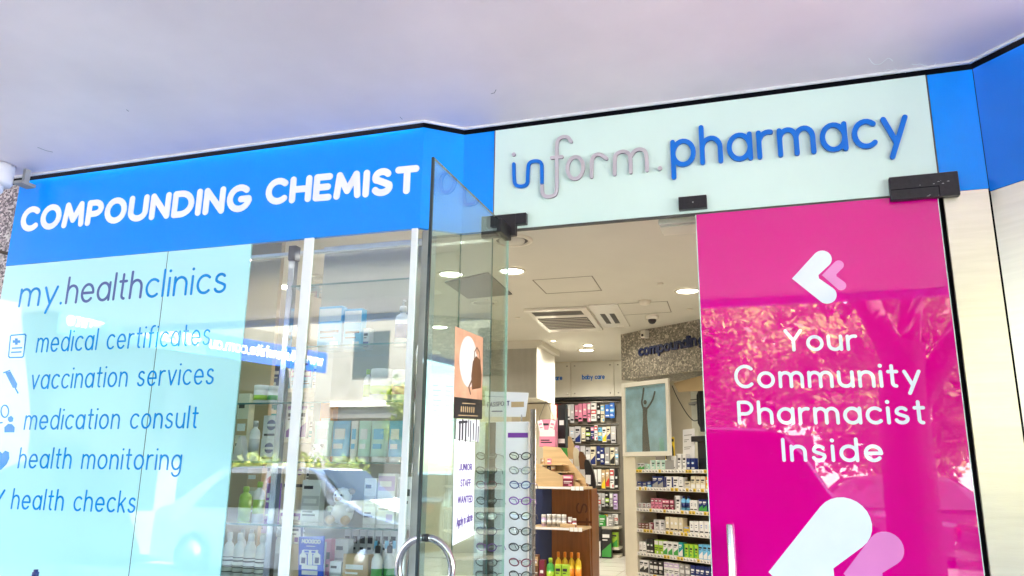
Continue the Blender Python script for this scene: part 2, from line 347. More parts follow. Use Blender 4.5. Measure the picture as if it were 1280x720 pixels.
def text(mb, fr, t, u0, u1, v0, h, hw, n0, n1, m=0, side=None, gap=.42, v1=None, only=None):
    """lay out t between u0 and u1 (ink edges), baseline ink at v0 (v1 at the far end), h = ink height of the x-height"""
    sx = (u1-u0-2*hw)/max(text_w(t, gap), 1e-6); sy = h-2*hw; x = 0; k = 0
    for i, c in enumerate(t):
        a, st = GL[c]
        for q in st:
            if only is None or i == only:
                pts = []
                for (px, py) in q:
                    u = u0+hw+(x+px)*sx; v = v0+hw+py*sy + (0 if v1 is None else (v1-v0)*(u-u0)/(u1-u0)); pts.append((u, v))
                for run in runs(pts):
                    k += 1; mb.stroke(fr, run, hw*(1.15 if len(run) == 1 else 1), n0, n1+.00025*(k % 6), m, side)
        x += a+gap
    return mb
def text_px(mb, t, pa, pb, y, hpx, hw, n0, n1, m=0, side=None, gap=.42):
    a = aty(*pa, y); b = aty(*pb, y); hh = (aty(pa[0], pa[1]-hpx, y).z - a.z)
    return text(mb, F((0, y, 0)), t, a.x, b.x, a.z, hh, hw, n0, n1, m, side, gap, b.z)
exec_parts = []
#@@STRUCTURE
def smooth(pts, it=2):
    for _ in range(it):
        o = [pts[0]]
        for a, c in zip(pts, pts[1:]): o += [(a[0]*.75+c[0]*.25, a[1]*.75+c[1]*.25), (a[0]*.25+c[0]*.75, a[1]*.25+c[1]*.75)]
        o.append(pts[-1]); pts = o
    return pts
# ------------------------------------------------------------------ setting: the street in front of the shop
YA = -.167; XL = -5.04; XA = -1.844; XR = -1.648; XJ = -1.449; XI = .889; XC = 1.10; ZB = 2.412; ZT = 3.044; FL = -.10; PV = -.33; RD = -.46
b = MB(); b.box(WORLD, -400, 400, -400, 400, RD-.4, RD-.02); struct(b.build('ground', M['concrete']))
b = MB(); b.box(WORLD, -60, 60, -13.5, -5.45, RD-.018, RD); struct(b.build('road', M['asphalt']))
b = MB(); b.box(WORLD, -60, 60, -5.3, 0, RD-.01, PV); struct(b.build('pavement', M['concrete']))
b = MB(); b.box(WORLD, -60, 60, -5.449, -5.302, RD-.01, PV+.004, 0, .01); struct(b.build('kerb', M['kerb']))
b = MB(); b.box(WORLD, -60, 60, -17.5, -13.5, RD-.01, PV); struct(b.build('far_pavement', M['concrete']))
b = MB()
for k in range(-10, 11): b.box(WORLD, k*5, k*5+2, -9.56, -9.44, RD+.001, RD+.005)
struct(b.build('road_marking', M['mark']))
# ---- the awning over the pavement
fpath = [V((-9, YA, 0)), V((XA, YA, 0)), V((XR, 0, 0)), V((XC, 0, 0)), V((1.60, -.56, 0)), V((9, -.56, 0))]
def offset(path, d):
    out = []
    for i, p in enumerate(path):
        ns = []
        if i > 0: t = path[i]-path[i-1]; ns.append(V((t.y, -t.x, 0)).normalized())
        if i < len(path)-1: t = path[i+1]-path[i]; ns.append(V((t.y, -t.x, 0)).normalized())
        n = sum(ns, V()).normalized(); out.append(p + n*d/max(.4, n.dot(ns[0])))
    return out
def wall_strip(mb, path, z0, z1, th, m=0, out=0):
    A = offset(path, out); B = offset(path, out-th)
    up = lambda p, z: V((p.x, p.y, z))
    for i in range(len(A)-1):
        a, c, d, e = A[i], A[i+1], B[i+1], B[i]
        mb.face([up(a,z0), up(c,z0), up(c,z1), up(a,z1)], m); mb.face([up(d,z0), up(e,z0), up(e,z1), up(d,z1)], m)
        mb.face([up(a,z1), up(c,z1), up(d,z1), up(e,z1)], m); mb.face([up(a,z0), up(e,z0), up(d,z0), up(c,z0)], m)
    for p, q in ((A[0], B[0]), (A[-1], B[-1])): mb.face([up(p,z0), up(p,z1), up(q,z1), up(q,z0)], m)
    return mb
aw = thing('awning', (0, -2.7, 3.06), 'pale lavender painted awning soffit with a thin white edge above the shop signs', 'awning')
b = MB()
edge = offset(fpath, .022)
poly = [V((9, -5.25, 0)), V((-9, -5.25, 0))] + edge
b.prism(WORLD, [(p.x, p.y) for p in poly], 3.078, 3.3); b.build('soffit', M['soffit'], aw)
b = MB(); wall_strip(b, fpath, 3.064, 3.078, .012, 0, .034); b.build('edge_trim', M['trim'], aw)
b = MB(); b.box(WORLD, -9, 9, -5.36, -5.251, 3.0, 3.55); b.build('fascia_board', M['letter_blue'], aw)
random.seed(3)
for (x0, y0) in ((1086, 78), (1100, 88), (1120, 92), (1140, 82), (1160, 90)):
    pts = []; sb = MB()
    for k in range(7):
        q = atz(x0+k*5, y0+random.uniform(-4, 4)+4*math.sin(k*1.3+x0), 3.078); pts.append((q.x, q.y))
    sb.stroke(WORLD, smooth(pts, 1), .0012, 3.0765, 3.0779); sb.build('paint_scratch', M['white'], aw)
for P in (((47, 184), (57, 188), (66, 190)), ((614, 117), (618, 116), (620, 112)), ((500, 146), (503, 149)), ((158, 137), (161, 139))):
    sb = MB(); sb.stroke(WORLD, [(atz(*t, 3.078).x, atz(*t, 3.078).y) for t in P], .0012, 3.0765, 3.0779); sb.build('paint_crack', M['grille'], aw)
# black strip painted as the shade in the gap between soffit and signs
gp = MB(); wall_strip(gp, fpath, 3.042, 3.14, .05, 0, -.006)
tag(gp.build('gap_shade', M['black']), 'thin black strip painted as the shade in the gap between shop signs and awning', 'shade strip')
# ---- the building shell
sh = thing('shop_building', (-1, 4, FL), 'plain rendered shop building that holds the pharmacy front', 'building')
b = MB(); b.box(WORLD, -9, 9, .12, 9.2, 3.1, 3.75); b.build('upper_wall', M['render'], sh)
b = MB(); wall_strip(b, [V((1.6, -.56, 0)), V((9, -.56, 0))], PV, 3.05, .3); b.build('neighbour_wall', M['render'], sh)
b = MB(); b.box(WORLD, 3.2, 3.4, -.2, 8.2, FL, 3.1); b.box(WORLD, -6.0, -5.8, .1, 8.2, FL, 3.1); b.box(WORLD, -5.8, 3.2, 8.0, 8.2, FL, 3.1); b.build('interior_wall', M['wall_in'], sh)
b = MB(); b.box(WORLD, -5.8, 3.2, .16, 8.0, PV, FL-.003); b.box(WORLD, -5.04, 1.1, .0, .16, PV, FL-.006); b.build('slab', M['kerb'], sh)
b = MB(); b.box(WORLD, -5.8, 3.2, .12, 8.0, FL-.002, FL)
struct(b.build('floor', M['tile']))
b = MB()
for k in range(19): b.box(WORLD, -5.8+k*.45, -5.794+k*.45, .2, 7.9, FL+.0005, FL+.0015)
for k in range(17): b.box(WORLD, -5.7, 3.1, .3+k*.45, .306+k*.45, FL+.0018, FL+.0026)
struct(b.build('floor_joints', M['ceil_line']))
CZ = 2.71
b = MB(); b.box(WORLD, -5.8, 3.2, .02, 8.0, CZ, CZ+.15)
struct(b.build('ceiling', M['ceiling']))
# stone clad wall left of the window
b = MB(); b.box(WORLD, -9, XL-.02, YA+.03, .25, PV, 3.05)
g = tag(b.build('stone_pier', M['granite']), 'speckled pinkish granite wall left of the blue sign under the camera', 'wall')
b = MB(); a1 = aty(-40, 305, YA+.03); a2 = aty(14, 318, YA+.03); b.tube([(a1.x, YA+.02, a1.z), (a2.x, YA+.02, a2.z)], .011)
tag(b.build('conduit', M['bark']), 'thin brown conduit crossing the speckled granite wall', 'conduit')
# ---- security camera at the left end
p = aty(2, 224, YA-.22)
k = thing('security_camera', (p.x-.03, p.y, 2.9), 'white round security camera under the awning at the granite wall', 'security camera')
b = MB(); b.lathe((p.x-.03, p.y, 2.925), [(.0, 0), (.075, .0), (.088, .02), (.088, .09), (.084, .1), (.088, .104), (.088, .15), (.0, .15)], 28); b.build('housing', M['plastic'], k)
b = MB(); b.lathe((p.x-.06, p.y-.01, 2.925), [(.068, .0), (.066, -.03), (.05, -.06), (.02, -.075), (0, -.078)], 24); b.build('dome', M['plastic'], k)
b = MB(); b.box(WORLD, p.x+.03, p.x+.115, p.y+.06, p.y+.17, 2.955, 2.975); b.box(WORLD, p.x+.06, p.x+.085, p.y+.1, p.y+.14, 2.975, 3.078); b.build('bracket', M['kerb'], k)

# ------------------------------------------------------------------ blue sign and its letters
s1 = thing('blue_sign', (XA, YA, ZB), 'long glossy blue sign with white letters COMPOUNDING CHEMIST over the left window', 'shop sign')
b = MB(); wall_strip(b, [V((XL, YA, 0)), V((XA, YA, 0)), V((XR, 0, 0)), V((XJ-.004, 0, 0))], ZB, ZT, .03); b.build('panel', M['blue'], s1)
b = MB(); p0 = aty(26, 291, YA); p1 = aty(313, 262, YA)
text_px(b, 'COMPOUNDING', (24, 290.5), (312, 264), YA, 33.5*.68, .0215, 0, .003, 0, None, .5); b.build('lettering', M['white'], s1)
b = MB(); text_px(b, 'CHEMIST', (331, 257), (523, 241.5), YA, 35*.70, .0215, 0, .003, 0, None, .5); b.build('lettering', M['white'], s1)
# ------------------------------------------------------------------ mint sign with raised letters
s2 = thing('entrance_sign', (-.3, 0, ZB), 'pale mint sign with raised letters inform.pharmacy above the entrance', 'shop sign')
b = MB(); b.box(FRONT, XJ+.003, XI-.003, ZB, ZT, -.02, .004); b.build('panel', M['mint'], s2)
b = MB(); b.box(FRONT, XI-.0025, XI+.0045, ZB, ZT, -.02, .002); b.box(FRONT, XJ-.0035, XJ+.0025, ZB, ZT, -.02, .002); b.box(FRONT, XJ, XI, ZB-.012, ZB, -.02, .0); b.build('joint', M['grille'], s2)
Z1 = lambda x, y: (600+x/3.273, 80+y/3.273)
def px2(pts): return [(aty(*Z1(*q), 0).x, aty(*Z1(*q), 0).z) for q in pts]
def sletter(strokes, m, e, hw=.0103):
    b = MB()
    for i, q in enumerate(strokes): b.stroke(FRONT, px2(smooth(q)) if len(q) > 2 else px2(q), hw*(1.15 if len(q) == 1 else 1), 0.010, .022+.0003*i, 0, 1)
    return b.build('letter', [m, e], s2)
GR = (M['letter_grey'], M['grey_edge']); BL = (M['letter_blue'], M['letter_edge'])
sletter([[(142, 375)]], *GR)
sletter([[(142, 414), (143, 462), (146, 500), (172, 507), (198, 498), (199, 462), (200, 440), (203, 408), (233, 400), (256, 408), (257, 440), (257, 492)]], *BL)
sletter([[(257, 500), (258, 535), (272, 548), (300, 546), (316, 535), (318, 490), (317, 360), (319, 318), (338, 303), (362, 303), (376, 322)], [(297, 389), (338, 385)]], *GR)
sletter([[(393+32*math.cos(g), 430-3*math.cos(g)+45*math.sin(g)) for g in [2*math.pi*i/24 for i in range(24)]]+[(425, 427)]], *GR)
sletter([[(459, 466), (460, 430), (460, 395), (472, 378), (492, 373), (520, 392)]], *GR)
sletter([[(553, 456), (554, 410), (555, 378), (572, 366), (592, 362), (614, 372), (618, 400), (619, 448)], [(618, 385), (632, 362), (655, 352), (678, 360), (684, 385), (685, 440)]], *GR)
sletter([[(738, 432)]], *GR)
word = 'pharmacy'; pa = (839.5, 211.5); pb = (1137, 182.5); a = aty(*pa, 0); c = aty(*pb, 0); hh = aty(pa[0], pa[1]-34.5, 0).z-a.z
for i in range(len(word)):
    b = MB(); text(b, FRONT, word, a.x, c.x, a.z, hh, .0130, .010, .023, 0, 1, .4, c.z, only=i); b.build('letter', list(BL), s2)
# ------------------------------------------------------------------ corner column right of the door
col = thing('corner_column', (1.15, 0, PV), 'brushed cream metal clad corner column with blue upper panels right of the pink door', 'column')
b = MB(); wall_strip(b, [V((XI+.006, 0, 0)), V((XC-.001, 0, 0))], ZB-.004, ZT, .03); b.build('blue_panel', M['blue'], col)
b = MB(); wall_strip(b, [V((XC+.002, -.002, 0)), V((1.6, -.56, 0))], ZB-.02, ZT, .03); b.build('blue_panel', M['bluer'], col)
b = MB(); wall_strip(b, [V((XI+.012, 0, 0)), V((XC-.004, 0, 0))], PV, ZB-.007, .03); b.build('metal_panel', M['steel'], col)
b = MB(); wall_strip(b, [V((XC+.004, -.004, 0)), V((1.6, -.56, 0))], PV, ZB-.024, .03); b.build('metal_panel', M['steel'], col)
b = MB(); wall_strip(b, [V((XI-.003, .02, 0)), V((XC, .02, 0)), V((1.6, -.53, 0))], PV, ZT-.01, .03); b.build('backing', M['black'], col)

# ------------------------------------------------------------------ left window with frosted panels
WZ = .02
win = thing('shop_window', ((XL+XA)/2, YA, PV), 'large left shop window with frosted pale blue panels listing health services', 'window')
xj = -3.634; xe = -2.995
b = MB(); b.box(FRONT, XL+.004, xj-.003, WZ, ZB-.003, .155, .167); b.build('frosted_panel', M['vinyl'], win)
b = MB(); b.box(FRONT, xj+.003, xe, WZ, ZB-.003, .1551, .167); b.build('frosted_panel', M['vinyl'], win)
b = MB(); b.box(FRONT, xe+.001, XA-.003, WZ, ZB-.003, .1552, .167); b.build('glass_pane', M['glass'], win)
b = MB(); b.box(FRONT, xj-.0025, xj+.0025, WZ, ZB-.004, .157, .166); b.build('glass_joint', M['glass_edge'], win)
b = MB(); b.box(FRONT, XL, XA, PV, WZ-.003, .03, .16); b.build('sill_wall', M['granite'], win)
xp = aty(392, 300, -.13).x
b = MB(); b.box(FRONT, xp-.033, xp+.033, WZ, ZB-.004, .1672, .182, 0, .003); b.build('mullion', M['white'], win)
b = MB(); b.box(FRONT, XA-.045, XA-.006, WZ, ZB-.004, .1672, .182, 0, .003); b.build('mullion', M['white'], win)
b = MB(); b.box(FRONT, XA-.001, XA+.05, WZ, ZB-.004, .03, .13, 0, .004); b.build('jamb_post', M['kerb'], win)
yv = YA-.0002
for t, x0, x1, b0, b1, h, mt in (('my.', 22.5, 77, 384.5, 380.5, 23.5, 'decal_blue'), ('health', 81, 176.5, 380.5, 373, 24, 'decal_violet'), ('clinics', 180.5, 282, 373, 366, 24.5, 'decal_blue')):
    b = MB(); text_px(b, t, (x0, b0), (x1, b1), YA, h, .0088, .0003, .0012, 0, None, .40); b.build('lettering', M[mt], win)
for t, x0, x1, b0, b1 in (('medical certificates', 44.5, 262, 441, 431.5), ('vaccination services', 37.5, 266.5, 487, 480.5), ('medication consult', 29.3, 246.5, 537.5, 535.5), ('health monitoring', 21.7, 226, 585.5, 588), ('health checks', 13.2, 168.5, 636.5, 641.5)):
    b = MB(); text_px(b, t, (x0, b0), (x1, b1), YA, 18.5, .0058, .0003, .0012, 0, None, .46); b.build('lettering', M['decal_blue'], win)
# icons beside the lines
IC = F((0, YA, 0))
def ipx(*q): return [(aty(x, y, YA).x, aty(x, y, YA).z) for x, y in q]
Zb = lambda x, y: (x/2.118, 380+y/2.118)
def icon(polys=(), strokes=(), hw=.0045):
    b = MB(); k = 0
    for q in polys: k += 1; b.prism(IC, ipx(*[Zb(*z) for z in q]), .0003, .0012+.0002*k)
    for q in strokes: k += 1; b.stroke(IC, ipx(*[Zb(*z) for z in q]), hw, .0003, .0012+.0002*k)
    return b.build('icon', M['decal_blue'], win)
icon([[(40,91),(47,91),(47,96),(54,96),(54,103),(47,103),(47,108),(40,108),(40,103),(34,103),(34,96),(40,96)]], [[(30,83),(66,80),(69,84),(62,138),(59,141),(26,142),(23,138),(28,86),(30,83)], [(33,117),(58,116)], [(31,128),(56,127)]])
icon([[(14,182),(28,178),(46,212),(44,222),(34,222)]], [[(10,182),(26,176)], [(38,218),(48,236)]])
icon([[(22,300),(30,296),(36,302),(34,311),(26,313),(21,307)], [(12,340),(12,326),(22,317),(32,318),(39,326),(38,340)]], [EA(13, 284, 10, 16), [(-8,316),(6,314)]])
icon([[(2,440),(-14,420),(-10,396),(0,390),(6,396),(14,388),(24,392),(25,408),(18,424)]])
icon([], [[(-14,508),(-4,520),(12,494)]], .008)
# bottle standing on the sill at the lower left
q = aty(45, 713, -.27); LZ = q.z - .2
b = MB(); b.box(FRONT, XL, -3.9, PV, LZ, .168, .40); tag(b.build('window_ledge', M['granite']), 'speckled stone ledge below the frosted window panels', 'ledge')
bt = thing('sanitiser_bottle', (q.x, -.27, LZ), 'dark navy bottle cap at the bottom left below the frosted panel', 'bottle')
b = MB(); b.lathe((q.x, -.27, LZ), [(0, 0), (.035, 0), (.037, .01), (.037, .13), (.03, .15), (.016, .165)], 16); b.build('body', M['p_navy'], bt)
b = MB(); b.lathe((q.x, -.27, LZ+.16), [(.019, 0), (.019, .03), (.013, .034), (.013, .045), (0, .045)], 16); b.build('cap', M['p_navy'], bt)

# ------------------------------------------------------------------ glass return beside the doorway
sg = thing('sidelight', (-1.65, -.05, FL), 'narrow clear glass return between the display window and the open door', 'window')
F2 = F((XA, YA, 0), (XR-XA, -YA, 0), (0, 0, 1)); Lr = math.hypot(XR-XA, YA)
b = MB(); b.box(F2, .05, Lr-.004, WZ-.1, ZB-.003, -.012, 0); b.build('glass_pane', M['glass'], sg)
b = MB(); b.box(FRONT, XR+.002, XJ-.003, WZ-.1, ZB-.003, 0.0, .012); b.build('glass_pane', M['glass'], sg)
b = MB(); b.box(FRONT, XR-.003, XR+.0015, WZ-.1, ZB-.004, .0, .012); b.box(FRONT, XJ-.0028, XJ+.001, WZ-.1, ZB-.004, .0, .012); b.build('glass_joint', M['green_edge'], sg)
def f2(px, py): P = atpl(px, py, V((XA, YA, 0))-F2.N*.02, F2.N); return ((P-F2.O).dot(F2.U), P.z)
K = [f2(*t) for t in ((536, 467), (572, 470), (571, 553), (534, 553))]; kc = F2.p(K[3][0], K[3][1], -.02)
sn = thing('paper_notice', tuple(kc), 'pale blue printed sheet taped inside the narrow glass return behind open door', 'notice')
b = MB(); b.prism(F2, K, -.016, -.0135); w0 = K[1][0]-K[0][0]; h0 = K[0][1]-K[3][1]
for i in range(11):
    for j in range(2): b.box(F2, K[3][0]+w0*(.12+.42*j), K[3][0]+w0*(.12+.42*j+.16+.18*((i*7+j*3) % 5)/5), K[3][1]+h0*(.1+.072*i), K[3][1]+h0*(.1+.072*i)+.006, -.0133, -.0125, 1)
b.build('sheet', [mat('pale_sheet', (.62, .80, .84), .6, var=.03), M['ink']], sn)

# ------------------------------------------------------------------ open clear glass door
DX = -1.352; DYE = -1.10
dr = thing('glass_door', (DX, -.03, FL), 'clear glass door standing open with posters and a round steel handle', 'door')
FD = F((DX, 0, 0), (0, 1, 0), (0, 0, 1))                     # right = +y (towards the hinge), out = +x (towards the camera)
b = MB(); b.box(FD, DYE+.012, -.022, FL+.01, ZB-.004, -.006, .006); b.build('glass_pane', M['door_glass'], dr)
b = MB(); b.box(FD, DYE, DYE+.0115, FL+.01, ZB-.004, -.006, .006); b.box(FD, DYE, -.03, ZB-.0038, ZB-.001, -.005, .005); b.build('glass_edge', M['glass_edge'], dr)
b = MB(); b.box(FD, -.022, -.019, FL+.01, ZB-.006, -.006, .006); b.build('hinge_edge', M['mint'], dr)
hp = atx(545, 670, DX); hy = -1.02; rc = 0
r_ = .118; hz = atx(545, 670, DX).z - r_
b = MB(); 
for sgn in (1, -1):
    b.tube([(DX+sgn*(.006+(r_-.006)*math.sin(R(g))), hy, hz+r_*math.cos(R(g))*1.0) for g in range(4, 177, 7)], .0155, 0, 12)
b.build('pull_handle', M['chrome'], dr)
b = MB()
for zz in (hz+r_, hz-r_): b.lathe((DX-.009, hy, zz), [(.0165, 0), (.0165, .018)], 14, 0, (1, 0, 0))
b.build('handle_collar', M['dark'], dr)
b = MB(); b.box(FD, -.20, -.012, ZB-.075, ZB+.004, -.019, .019, 0, .003); b.build('door_patch', M['patch'], dr)
# frame patch fittings fixed to the sign above
pf = thing('patch_fitting', (-1.37, -.02, 2.36), 'black hinge fitting at top of the open glass door', 'door fitting', 'black door fittings')
b = MB(); b.box(FRONT, -1.51, -1.30, 2.362, 2.492, .0045, .04, 0, .002); b.box(FRONT, -1.30, -1.237, 2.425, 2.492, .0046, .04, 0, .002); b.build('plate', M['patch'], pf)
b = MB(); b.lathe((DX, -.03, 2.345), [(.012, 0), (.012, .02)], 12); b.build('pivot', M['dark'], pf)
pf = thing('patch_fitting', (-.30, -.02, 2.42), 'small black fitting at the meeting edge of the pink door', 'door fitting', 'black door fittings')
b = MB(); b.box(FRONT, -.376, -.228, 2.425, 2.497, .0045, .04, 0, .002); b.build('plate', M['patch'], pf)
b = MB(); b.lathe((-.3, -.041, 2.46), [(.004, 0), (.004, .002)], 10, 0, (0, -1, 0)); b.build('screw', M['scuff'], pf)
pf = thing('patch_fitting', (.82, -.02, 2.36), 'wide scuffed black hinge fitting above the right corner of the pink door', 'door fitting', 'black door fittings')
b = MB(); b.box(FRONT, .66, .966, 2.372, 2.495, .012, .045, 0, .003); b.build('plate', M['patch'], pf)
b = MB(); b.box(FRONT, .664, .875, 2.424, 2.4275, .0452, .0458); b.box(FRONT, .875, .878, 2.375, 2.4275, .0452, .0458); b.build('seam', M['black'], pf)
random.seed(5)
for i in range(9):
    x = random.uniform(.79, .92); z = random.uniform(2.433, 2.452) if i < 6 else random.uniform(2.376, 2.382); w_ = random.uniform(.002, .014); b = MB()
    b.prism(FRONT, [(x, z), (x+w_, z+random.uniform(-.001, .001)), (x+w_*.8, z+.003), (x+w_*.3, z+.0022)], .0452, .0456); b.build('paint_chip', M['scuff'], pf)

# ------------------------------------------------------------------ pink door
pd = thing('pink_door', (.3, 0, FL), 'closed bright pink door with white arrows reading Your Community Pharmacist Inside', 'door')
PX0 = -.288; PX1 = .872
b = MB(); b.box(FRONT, PX0, PX1, FL+.01, ZB-.013, -.006, .006); b.build('door_leaf', M['pink'], pd)
b = MB(); b.box(FRONT, PX0-.005, PX0-.0005, FL+.01, ZB-.013, -.006, .006); b.box(FRONT, PX1+.0005, PX1+.004, FL+.01, ZB-.013, -.006, .006); b.build('glass_edge', M['mint'], pd)
for t, x0, x1, b0, b1, h in (('Your', 981, 1072.5, 439.5, 438.5, 20), ('Community', 918.5, 1152.5, 485.5, 484.5, 21), ('Pharmacist', 922.5, 1158.5, 531, 530.5, 21.5), ('Inside', 978, 1105, 577.3, 577.8, 21.5)):
    b = MB(); text_px(b, t, (x0, b0), (x1, b1), -.006, h, .0082, .0003, .0012, 0, None, .46 if t != 'Inside' else .5); b.build('lettering', M['pink_white'], pd)
def chevron(tip, up, lo, rad, notch, m):
    T = aty(*tip, -.006); U = aty(*up, -.006); L = aty(*lo, -.006); Nn = aty(*notch, -.006); r = rad
    T2, U2, L2, N2 = [Vector((q.x, q.z)) for q in (T, U, L, Nn)]
    def tang(P, c, r, s):
        d = P-c; a = math.atan2(d.y, d.x); al = math.acos(min(1, r/d.length)); return a+s*al
    a0 = tang(T2, U2, r, -1); a1 = tang(N2, U2, r, 1)
    while a1 > a0: a1 -= 2*math.pi
    pts = [tuple(T2)]
    pts += [(U2.x+r*math.cos(a0+(a1-a0)*i/14), U2.y+r*math.sin(a0+(a1-a0)*i/14)) for i in range(15)]
    # soft notch
    for s in (.85,): pts.append(tuple(N2*s + Vector(pts[-1])*(1-s)))
    b0 = tang(N2, L2, r, -1); b1 = tang(T2, L2, r, 1)
    while b1 > b0: b1 -= 2*math.pi
    e = (L2.x+r*math.cos(b0), L2.y+r*math.sin(b0)); pts.append(tuple(N2*.85 + Vector(e)*.15))
    pts += [(L2.x+r*math.cos(b0+(b1-b0)*i/14), L2.y+r*math.sin(b0+(b1-b0)*i/14)) for i in range(15)]
    b = MB(); b.prism(F((0, -.006, 0)), pts, .0003, .0013); return b.build('arrow', m, pd)
Z3 = lambda x, y: (860+x/3, 240+y/3)
chevron(Z3(390, 325), Z3(503, 252), Z3(521, 386), .045, Z3(482, 318), M['pink_white'])
chevron(Z3(502, 312), Z3(565, 274), Z3(574, 351), .024, Z3(552, 313), M['pink_pale'])
Z4 = lambda x, y: (860+x/2.881, 470+y/2.881)
chevron(Z4(290, 706), Z4(560, 534), Z4(600, 880), .122, Z4(505, 706), M['pink_white'])
chevron(Z4(560, 712), Z4(713, 622), Z4(735, 815), .075, Z4(690, 715), M['pink_pale'])
q = aty(912, 655, -.06)
b = MB(); b.tube([(q.x, -.006, q.z-.03), (q.x, -.04, q.z-.022), (q.x, -.058, q.z-.0), (q.x, -.06, q.z-.06), (q.x, -.06, q.z-.6), (q.x, -.058, q.z-.66), (q.x, -.04, q.z-.64), (q.x, -.006, q.z-.63)], .016, 0, 14)
b2 = MB(); b2.lathe((q.x, -.062, q.z-.75), [(0, 0), (.0155, 0), (.0165, .003), (.0165, .745), (.013, .75), (0, .75)], 18)
for zz in (.1, .65): b2.tube([(q.x, -.006, q.z-zz), (q.x, -.06, q.z-zz)], .009, 0, 10)
b2.build('pull_handle', M['chrome'], pd)
#@@INTERIOR
# ------------------------------------------------------------------ interior: ceiling fittings
ORD = 'first second third fourth fifth sixth seventh eighth ninth tenth eleventh twelfth thirteenth fourteenth fifteenth sixteenth seventeenth eighteenth nineteenth twentieth twenty-first twenty-second twenty-third twenty-fourth twenty-fifth twenty-sixth twenty-seventh twenty-eighth twenty-ninth thirtieth'.split()
def downlight(x, y, r, label, power):
    d = thing('downlight', (x, y, CZ), label, 'ceiling light', 'round ceiling downlights')
    b = MB(); b.lathe((x, y, CZ), [(r*1.28, -.001), (r*1.25, -.012), (r*1.05, -.014), (r*1.0, -.004)], 28, cap=False); b.build('trim_ring', M['lampring'], d)
    b = MB(); b.lathe((x, y, CZ), [(r, -.003), (r*.6, -.006), (0, -.007)], 24, cap=False); b.build('lens', M['lamp'], d)
    l = bpy.data.lights.new('downlight_lamp', 'AREA'); l.shape = 'DISK'; l.size = r*2; l.energy = power; l.color = (1, .93, .80); l.spread = R(150)
    q = bpy.data.objects.new('downlight_lamp', l); C.objects.link(q); q.parent = d; q.location = (0, 0, -.03)
LP = 1.12
for px, py, r, lb in ((640, 338, .095, 'lit round ceiling downlight just right of the open glass door edge'), (859, 363, .095, 'lit round ceiling downlight beside the top left of the pink door'), (564, 342, .095, 'lit round ceiling downlight seen through the open glass door'),
                      (735, 431, .06, 'lit small downlight above the baby care cupboard'), (776, 406.5, .03, 'small lit spot beside the slot vent in the ceiling'), (692, 425.5, .035, 'small lit spot near the cream hanging cupboard'), (357, 358, .095, 'lit round ceiling downlight seen through left window beside the tan board')):
    q = atz(px, py, CZ); downlight(q.x, q.y, r, lb, LP if r > .05 else LP*.15)
for i, (x, y) in enumerate(((.8, 1.6), (.9, 3.4), (2.2, 2.4), (-.2, 6.6), (-3.6, 4.2), (-4.6, 5.5), (-2.3, 6.3))): downlight(x, y, .095, 'lit round ceiling downlight deeper inside the shop, %s of those out of the photo' % ORD[i], LP)
def ring(px, py, r, label, name='ceiling_speaker'):
    q = atz(px, py, CZ); d = thing(name, (q.x, q.y, CZ), label, 'ceiling vent')
    b = MB(); b.lathe(q, [(r*1.3, -.001), (r*1.28, -.010), (r*1.02, -.014), (r, -.002)], 32, cap=False); b.build('rim', M['lampring'], d)
    b = MB(); b.lathe(q, [(r, -.003), (r*.80, -.0035)], 32, cap=False); b.build('gap', M['dark'], d)
    b = MB(); b.lathe(q, [(r*.80, -.002), (r*.78, -.016), (0, -.02)], 32, cap=False); b.build('cone', M['ceiling'], d)
ring(640, 300, .12, 'large round ceiling vent right behind the open door hinge', 'ceiling_vent')
ring(605, 378, .11, 'round ceiling vent seen through the open glass door', 'ceiling_vent')
ring(398, 348, .11, 'round ceiling vent seen above the window display hood', 'ceiling_vent')
def panel4(name, pts, label, cat):
    Q = [atz(*q, CZ) for q in pts]; b = MB()
    for i in range(4): b.stroke(WORLD, [(Q[i].x, Q[i].y), (Q[(i+1) % 4].x, Q[(i+1) % 4].y)], .0045, CZ-.002-.0003*i, CZ+.001)
    b.build('x', M['ceil_line']) if False else None
    c = sum(Q, V())/4; d = thing(name, (c.x, c.y, CZ), label, cat); b.build('joint', M['ceil_line'], d)
    b = MB(); b.prism(WORLD, [(c.x+(q.x-c.x)*.97, c.y+(q.y-c.y)*.97) for q in Q], CZ-.001, CZ+.001); b.build('flap', M['ceiling'], d)
panel4('access_panel', ((666, 350), (740, 345), (752, 363), (683, 367)), 'flush ceiling access panel left of the air conditioner centre line', 'access panel')
panel4('access_panel', ((769, 380), (834, 376.5), (839, 390), (777, 394)), 'flush ceiling access panel under the smoke detector', 'access panel')
ob = tag(MB().prism(WORLD, [(atz(*q, CZ).x, atz(*q, CZ).y) for q in ((556, 352), (610, 340), (640, 367), (585, 372))], CZ-.012, CZ).build('ceiling_grille', M['grille']), 'grey square ceiling grille seen through the open glass door', 'ceiling vent')
